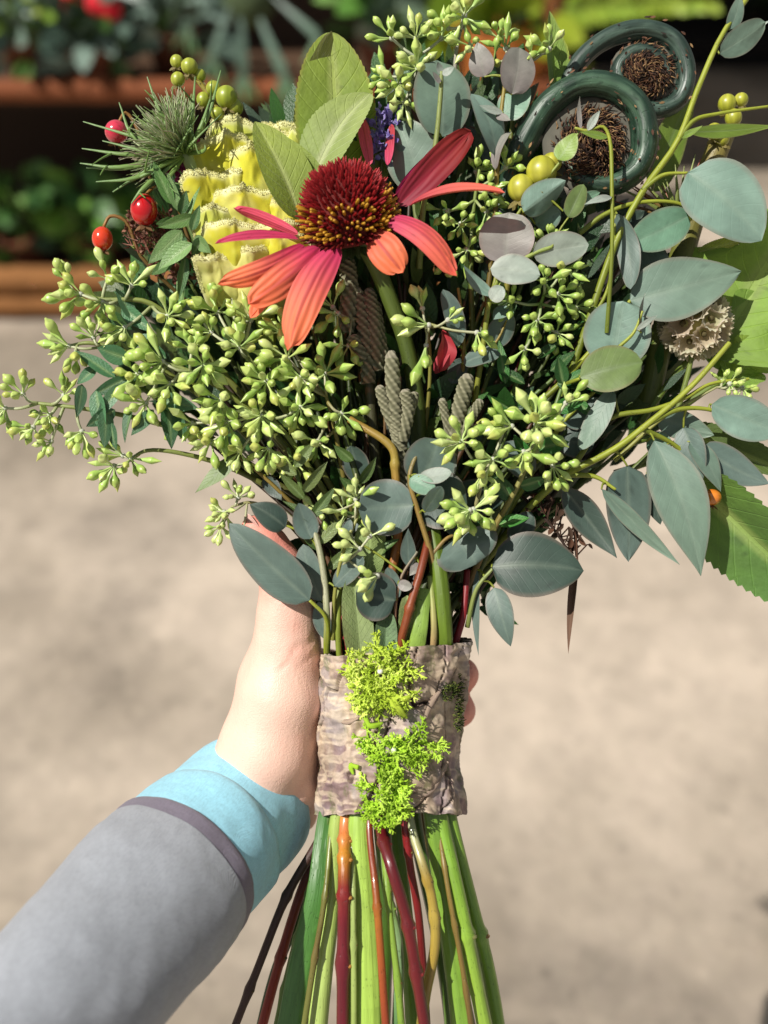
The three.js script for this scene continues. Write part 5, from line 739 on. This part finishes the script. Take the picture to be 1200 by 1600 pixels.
// ---------------------------------------------------------------- narrow leaved greens
function narrow(label, stem, list, cols, w) {
  const P = stem.map((p) => F(...p)), g = thing('narrow_leaved_sprig', label, 'foliage', P[0], 'sprigs of narrow green leaves'); put(g, 'stem', tube(P, [sz(5), sz(3)], tones('#4a5a28', '#66803c'), { n: 12, m: 7 }), M.stem);
  for (const [bx, by, tx, ty, k = 1, z = 30] of list) put(g, 'leaf', leafGeo(F(bx, by, z + 16), F(tx, ty, z + rr(12, 34)), sz(w * k), { a: 0.6, b: 1, c0: C(cols[(rnd() * cols.length) | 0]), rib: C('#8ca46c'), fold: rr(0, 0.5), roll: rr(-50, 50), curl: rr(-0.1, 0.2), nu: 10, nv: 6 }), M.gloss);
}
narrow('feathery grey green leaves poking out of the left seed clusters', [[420, 760, -20], [300, 660, 10], [210, 600, 30], [170, 580, 36]], [[180, 590, 118, 545, 1.1, 40], [200, 590, 140, 620, 1, 40], [190, 600, 150, 655, 1, 44], [180, 640, 135, 668, 1.2, 46], [166, 640, 164, 700, 1.3, 48], [172, 660, 180, 704, 1, 46], [150, 610, 160, 680, 1.4, 46], [210, 630, 190, 690, 1.2, 40], [240, 640, 205, 680, 1, 38], [262, 630, 270, 700, 1.4, 40], [270, 640, 290, 690, 1.2, 38], [200, 560, 150, 545, 1.6, 44], [150, 575, 120, 600, 1, 36], [250, 625, 306, 636, 1.4, 40], [205, 545, 240, 520, 1.3, 30], [260, 560, 215, 530, 1, 26], [128, 600, 124, 650, 1, 36], [190, 480, 240, 520, 1.2, 20], [210, 500, 180, 450, 1.2, 20]], ['#3e6c44', '#4a7a50', '#5c8460', '#36603a'], 20);
narrow('spiky fresh green leaves between the hips and the cockscomb', [[420, 640, -30], [330, 440, 10], [285, 330, 24], [246, 260, 30]], [[262, 300, 226, 240, 1, 40], [270, 320, 240, 255, 1.1, 42], [278, 330, 262, 270, 0.9, 42], [282, 335, 292, 298, 0.9, 40], [276, 345, 244, 352, 1, 44], [306, 338, 246, 356, 1.1, 46], [294, 345, 312, 290, 0.8, 40], [284, 360, 232, 412, 1.5, 46], [300, 380, 246, 420, 1.6, 46], [318, 372, 300, 400, 1.2, 40], [290, 400, 280, 470, 0.9, 40], [304, 370, 330, 395, 1.3, 40], [300, 360, 312, 320, 0.8, 44], [288, 410, 276, 490, 1, 30], [270, 405, 236, 430, 1, 36], [300, 402, 330, 440, 1, 26]], ['#56803c', '#6c944c', '#7ca060', '#4c7440'], 18);
narrow('fine olive sprig filling the gap above the thumb leaf', [[540, 1000, 10], [500, 860, 26], [470, 760, 34], [450, 700, 30]], [[500, 860, 460, 820, 1, 34], [498, 850, 540, 806, 1, 36], [490, 820, 446, 776, 1.1, 38], [486, 810, 524, 760, 1, 40], [476, 780, 436, 738, 1, 40], [472, 770, 512, 720, 1.1, 38], [464, 742, 424, 712, 1, 36], [460, 730, 492, 690, 1, 36], [506, 880, 470, 866, 0.9, 30], [512, 890, 556, 850, 1, 30]], ['#5c7038', '#6c8044', '#7c8c50', '#4c6430'], 17);
narrow('small leaved green sprig between the rope fingers and the amber stem', [[600, 980, 6], [585, 860, 22], [560, 760, 30], [548, 700, 26]], [[586, 860, 556, 830, 1, 30], [588, 870, 622, 840, 1, 30], [578, 820, 540, 800, 1, 32], [572, 800, 600, 760, 1, 30], [564, 770, 530, 746, 1, 34], [560, 756, 590, 716, 1, 30], [552, 720, 522, 694, 1, 30], [592, 900, 566, 880, 1, 28]], ['#4c6a34', '#5c7a3c', '#6a8448', '#40602c'], 19);
narrow('small leaved green sprig behind the bright seed cluster at right', [[720, 960, -10], [790, 800, 10], [850, 680, 20], [880, 600, 16]], [[770, 840, 740, 800, 1.2, 16], [780, 820, 826, 806, 1.2, 16], [800, 780, 770, 740, 1.2, 18], [812, 760, 858, 748, 1.2, 18], [830, 720, 800, 680, 1.1, 18], [842, 700, 890, 690, 1.2, 18], [860, 660, 830, 624, 1, 16], [868, 640, 916, 620, 1.2, 14], [880, 600, 870, 556, 1, 12], [880, 602, 920, 570, 1, 12]], ['#2f6a2c', '#3c7c34', '#4a8a3c', '#346030'], 22);
narrow('thin dark green leaves in the shade right of centre', [[740, 860, -40], [800, 660, -20], [900, 560, -6]], [[860, 580, 900, 548, 1, 6], [820, 600, 770, 570, 1, 0], [900, 590, 960, 620, 1, 0], [840, 560, 880, 530, 1, 4], [790, 600, 780, 530, 1, -4], [870, 600, 915, 600, 1, 2], [880, 610, 940, 660, 1, -6], [800, 640, 760, 620, 1, -6]], ['#2e5c24', '#3c7430', '#28501f'], 18);
// ---------------------------------------------------------------- rope shaped grey fingers
function rope(label, stem, fingers) {
  const g = thing('brunia_sprig', label, 'brunia', F(...stem[0]), 'sprigs of rope shaped grey fingers');
  put(g, 'stem', tube(stem.map((p) => F(...p)), [sz(9), sz(7)], tones('#3c3c24', '#5c5a3c'), { n: 12, m: 8 }), M.stem);
  for (const [pts, r] of fingers) {
    const P = pts.map((p) => F(...p)), len = P[0].distanceTo(P[P.length - 1]), rows = Math.max(6, Math.round(len / sz(7.5))), n = rows * 5;
    put(g, 'finger', tube(P, (t) => sz(r) * (t > 0.85 ? Math.sqrt(Math.max(0.05, 1 - ((t - 0.85) / 0.16) ** 2)) : 1), (t, a) => { const k = 0.5 + 0.5 * Math.cos(a * 5 + t * rows * 3.4), e = 0.5 + 0.5 * Math.cos(a * 3 - t * rows * 6.28); return cmix(C('#56563f'), C('#8f8c72'), k * (0.5 + 0.5 * e)).lerp(C('#9c9484'), t > 0.93 ? 0.5 : 0); }, { n, m: 30, shape: (t, a) => 0.88 + 0.13 * Math.cos(a * 5 + t * rows * 3.4) + 0.04 * Math.cos(a * 3 - t * rows * 6.28) }), M.matte);
  }
}
rope('grey rope shaped fingers standing at the centre of the bouquet', [[640, 860, 0], [634, 760, 24], [626, 690, 36]], [[[[626, 705, 38], [617, 640, 44], [611, 548, 48]], 12], [[[626, 690, 40], [604, 640, 46], [592, 602, 46]], 9], [[[628, 690, 42], [638, 640, 50], [632, 608, 54]], 10], [[[638, 770, 26], [630, 730, 34], [626, 690, 40]], 10], [[[634, 660, 36], [646, 630, 38], [648, 612, 38]], 7]]);
rope('grey rope shaped fingers right of the central ones', [[690, 800, 0], [706, 720, 16], [712, 680, 22]], [[[[706, 700, 24], [718, 640, 30], [732, 584, 34]], 13], [[[706, 690, 26], [696, 650, 34], [690, 622, 36]], 7], [[[716, 690, 26], [738, 650, 36], [752, 624, 40]], 8]]);
rope('dim grey rope shaped fingers in the shade under the coneflower', [[590, 760, -20], [580, 640, 0], [575, 560, 10]], [[[[576, 600, 10], [570, 520, 16], [556, 448, 20]], 12], [[[540, 520, 14], [546, 450, 24], [540, 400, 26]], 14], [[[590, 580, 10], [584, 500, 20], [576, 450, 22]], 11], [[[570, 560, 20], [556, 540, 28], [548, 524, 30]], 10], [[[600, 560, 6], [592, 510, 12], [586, 470, 14]], 9]]);
// ---------------------------------------------------------------- papery pod, big soft leaves at right
{
  const g = thing('scabiosa_pod', 'tan papery seed pod with fringed cups at the right', 'seed pod', F(1040, 680, -20));
  put(g, 'stem', tube([F(960, 760, -40), F(1040, 680, -20), F(1076, 580, -6), F(1084, 530, 4)], [sz(5), sz(4)], tones('#5c6c30', '#849448'), { n: 10, m: 7 }), M.stem);
  const c = F(1086, 506, 0);
  put(g, 'core', paint(new THREE.SphereGeometry(sz(38), 20, 14).translate(c.x, c.y, c.z), () => C('#a8a468')), M.dry);
  for (let i = 0; i < 26; i++) {
    const k = (i + 0.5) / 26, th = Math.acos(1 - k * 1.5), ph = i * 2.39996, d = new V3(Math.sin(th) * Math.cos(ph), Math.sin(th) * Math.sin(ph), Math.cos(th)), q = aim(d), o = c.clone().addScaledVector(d, sz(36)), t0 = hsh(i, 2, 2);
    const cup = sheet(7, 30, (t, v) => { const a = v * 6.2832, r = sz(4 + 17 * Math.pow(t, 0.8)) * (1 + (t > 0.8 ? 0.1 * Math.cos(a * 15) : 0)), p = new V3(Math.cos(a) * r, sz(17) * t * (1 + (t > 0.95 ? 0.1 * Math.cos(a * 15) : 0)), Math.sin(a) * r).applyQuaternion(q).add(o); return [p, cmix(cmix(C('#b0b068'), C('#ccb48c'), t0), cmix(C('#e8e4c8'), C('#e4d0b8'), t0), t).multiplyScalar(0.88 + 0.14 * Math.cos(a * 15) * t)]; }, true);
    put(g, 'cup', cup, phy({ roughness: 0.85, transmission: 0.5, thickness: 0 }));
    put(g, 'seed', paint(new THREE.SphereGeometry(sz(5), 8, 6).translate(o.x + d.x * sz(8), o.y + d.y * sz(8), o.z + d.z * sz(8)), () => C('#4c4424')), M.dry);
  }
}
function broad(label, stem, rows) {
  const P = stem.map((p) => F(...p)), g = thing('broad_leaf_spray', label, 'foliage', P[0], 'soft broad leaves at the right'); put(g, 'stem', tube(P, [sz(6), sz(4)], tones('#5c7028', '#7c9438'), { n: 10, m: 8 }), M.stem);
  for (const [b, t, w, c0, c1, o] of rows) put(g, 'leaf', leafGeo(F(...b), F(...t), sz(w), { c0: C(c0), c1: C(c1), rib: C('#98ac5c'), nu: 80, nv: 18, a: 0.45, b: 0.55, ...o }), M.leaf);
}
broad('lobed lime green leaf behind the tan pod at the right edge', [[1000, 660, -40], [1060, 580, -30], [1120, 520, -24]], [[[1112, 560, -20], [1230, 360, 0], 190, '#7c9c34', '#88b03c', { lobes: 2.5, serr: 1, roll: -14, fold: 0.2, wave: 0.05 }], [[1090, 395, -20], [1160, 374, -10], 26, '#8ca038', '#94a83c', { roll: 40, serr: 1 }], [[1100, 560, -24], [1220, 470, -20], 90, '#6c9430', '#84a83c', { lobes: 2, roll: 20, wave: 0.06 }]]);
broad('small lobed yellow green leaf at the right edge under the pod', [[1060, 640, -30], [1120, 600, -24], [1150, 590, -20]], [[[1140, 600, -18], [1200, 530, -8], 70, '#7ca02c', '#98b440', { lobes: 2, serr: 1, roll: 10, wave: 0.08 }], [[1120, 590, -22], [1190, 590, -14], 50, '#6a942c', '#84a838', { lobes: 2, roll: -30 }]]);
broad('large folded green serrated leaf drooping at the lower right edge', [[960, 740, -40], [1040, 720, -34], [1080, 750, -28]], [[[1074, 740, -24], [1300, 950, 10], 130, '#5c7c2c', '#5a8a3c', { serr: 1.4, roll: 34, fold: 0.5, wave: 0.03, bend: 0.1, a: 0.4 }]]);
broad('dark serrated leaf reaching right above the drooping one', [[960, 700, -40], [1030, 680, -34], [1070, 672, -28]], [[[1060, 672, -24], [1240, 742, -10], 66, '#4c6420', '#5a7028', { serr: 1, roll: -24, fold: 0.3, a: 0.5, b: 0.7 }]]);
// ---------------------------------------------------------------- dried bits that hang at the lower right
{
  const g = thing('dried_sprig', 'dark brown dried seed sprig hanging before the pale pavement', 'dried sprig', F(840, 740, -10));
  put(g, 'stem', tube([F(800, 760, -20), F(860, 820, -6), F(900, 880, 0)], [sz(3), sz(2)], C('#2c1c12'), { n: 8, m: 6 }), M.dry);
  for (let i = 0; i < 34; i++) { const t = rnd(), b = F(mix(840, 905, t) + rr(-20, 26), mix(790, 850, t) + rr(-36, 20), rr(-12, 6)), e = b.clone().add(new V3(rr(-1, 1), rr(-1, 0.4), rr(-0.3, 0.5)).normalize().multiplyScalar(sz(rr(12, 24)))); put(g, 'husk', leafGeo(b, e, sz(rr(6, 11)), { c0: C(i % 3 ? '#34200f' : '#4a2c18'), nu: 5, nv: 4, fold: 0.5, roll: rr(-60, 60) }), M.dry); put(g, 'stalk', tube([F(mix(840, 900, t), mix(790, 870, t), -6), b], sz(1.2), C('#3a2214'), { n: 2, m: 4 }), M.dry); }
  const h = thing('dried_leaf', 'thin dry brown leaf dangling below the dark pointed leaf', 'leaf', F(896, 850, 0));
  put(h, 'stalk', tube([F(888, 800, -4), F(900, 840, 2), F(902, 880, 6)], sz(1.6), C('#4a2e1c'), { n: 6, m: 5 }), M.dry);
  put(h, 'blade', leafGeo(F(902, 872, 6), F(888, 1022, 14), sz(13), { a: 0.5, b: 1.0, c0: C('#5a4434'), c1: C('#6a5040'), roll: 30, fold: 0.6, sweep: 0.05 }), M.dry);
}
// ---------------------------------------------------------------- the crowded greens inside the bouquet
{
  const poly = [[190, 480], [260, 330], [350, 250], [480, 180], [600, 110], [780, 130], [880, 230], [980, 340], [1030, 430], [1056, 560], [1030, 680], [960, 740], [880, 780], [820, 850], [745, 960], [530, 960], [490, 850], [440, 760], [360, 690], [220, 630]];
  const inside = (x, y) => { let c = false; for (let i = 0, j = poly.length - 1; i < poly.length; j = i++) { const [a, b] = poly[i], [e, f] = poly[j]; if (b > y !== f > y && x < ((e - a) * (y - b)) / (f - b) + a) c = !c; } return c; };
  const list = [], cols = ['#2c5422', '#34602a', '#3c682e', '#46602e', '#2f4e30', '#4c5e2a', '#3f5440'];
  let n = 0;
  while (n < 1500) {
    const x = rr(180, 1060), y = rr(100, 970); if (!inside(x, y)) continue; n++;
    const low = sstep(700, 980, y), z = rr(-170, -16) * (1 - 0.45 * low) - 10 * low, b = F(x, y, z), up = new V3((x - 610) / 500 + rr(-0.6, 0.6), (980 - y) / 700 + rr(-0.3, 0.6), rr(-0.2, 0.9)).normalize(), l = sz(rr(34, 80));
    list.push(leafGeo(b, b.clone().addScaledVector(up, l), l * rr(0.2, 0.5), { c0: C(cols[(rnd() * cols.length) | 0]), nu: 5, nv: 4, roll: rr(-60, 60), curl: rr(-0.2, 0.3), a: 0.6, b: 0.9 }));
  }
  for (let k = 0; k < 900;) {
    const x = rr(180, 1060), y = rr(100, 940); if (!inside(x, y)) continue; k++;
    const low = sstep(640, 980, y), b = F(x, y, mix(-150, -40, low) + rr(-30, 20)), l = sz(rr(50, 100)), up = new V3(rr(-1, 1), rr(-0.4, 1), rr(-0.3, 0.3)).normalize(), e = b.clone().addScaledVector(up, l);
    const X = e.x / S + 600, Y = 800 - e.y / S; if (!inside(X, Y)) continue;
    list.push(leafGeo(b, e, l * rr(0.45, 0.7), { c0: C(cols[(rnd() * cols.length) | 0]), nu: 5, nv: 4, roll: rr(-40, 40), curl: rr(-0.2, 0.2), a: 0.5, b: 0.7 }));
  }
  const g = thing('foliage', 'dark green filler leaves crowded deep inside the bouquet', 'foliage', F(600, 700, -80)); g.userData.kind = 'stuff';
  put(g, 'filler_leaves', join(list), M.gloss).userData.kind = 'stuff';
  const st = [];
  for (let i = 0; i < 90; i++) { let x, y; do { x = rr(200, 1040); y = rr(150, 800); } while (!inside(x, y)); const a = rnd() * 6.28, k = Math.sqrt(rnd()) * 0.85, s = F(WCX + 96 * k * Math.cos(a), 1050, 80 * k * Math.sin(a)), e = F(x, y, rr(-130, -10)); st.push(tube([s, s.clone().lerp(e, 0.3).add(new V3(0, sz(30), 0)), e], [sz(rr(5, 9)), sz(3)], C(['#3c4a1c', '#4c5a24', '#5a3c20', '#5c6a30', '#3a2c1a'][i % 5]).multiplyScalar(rr(0.7, 1.1)), { n: 8, m: 6 })); }
  put(g, 'filler_stems', join(st), M.stem).userData.kind = 'stuff';
}

renderer.render(scene, camera);
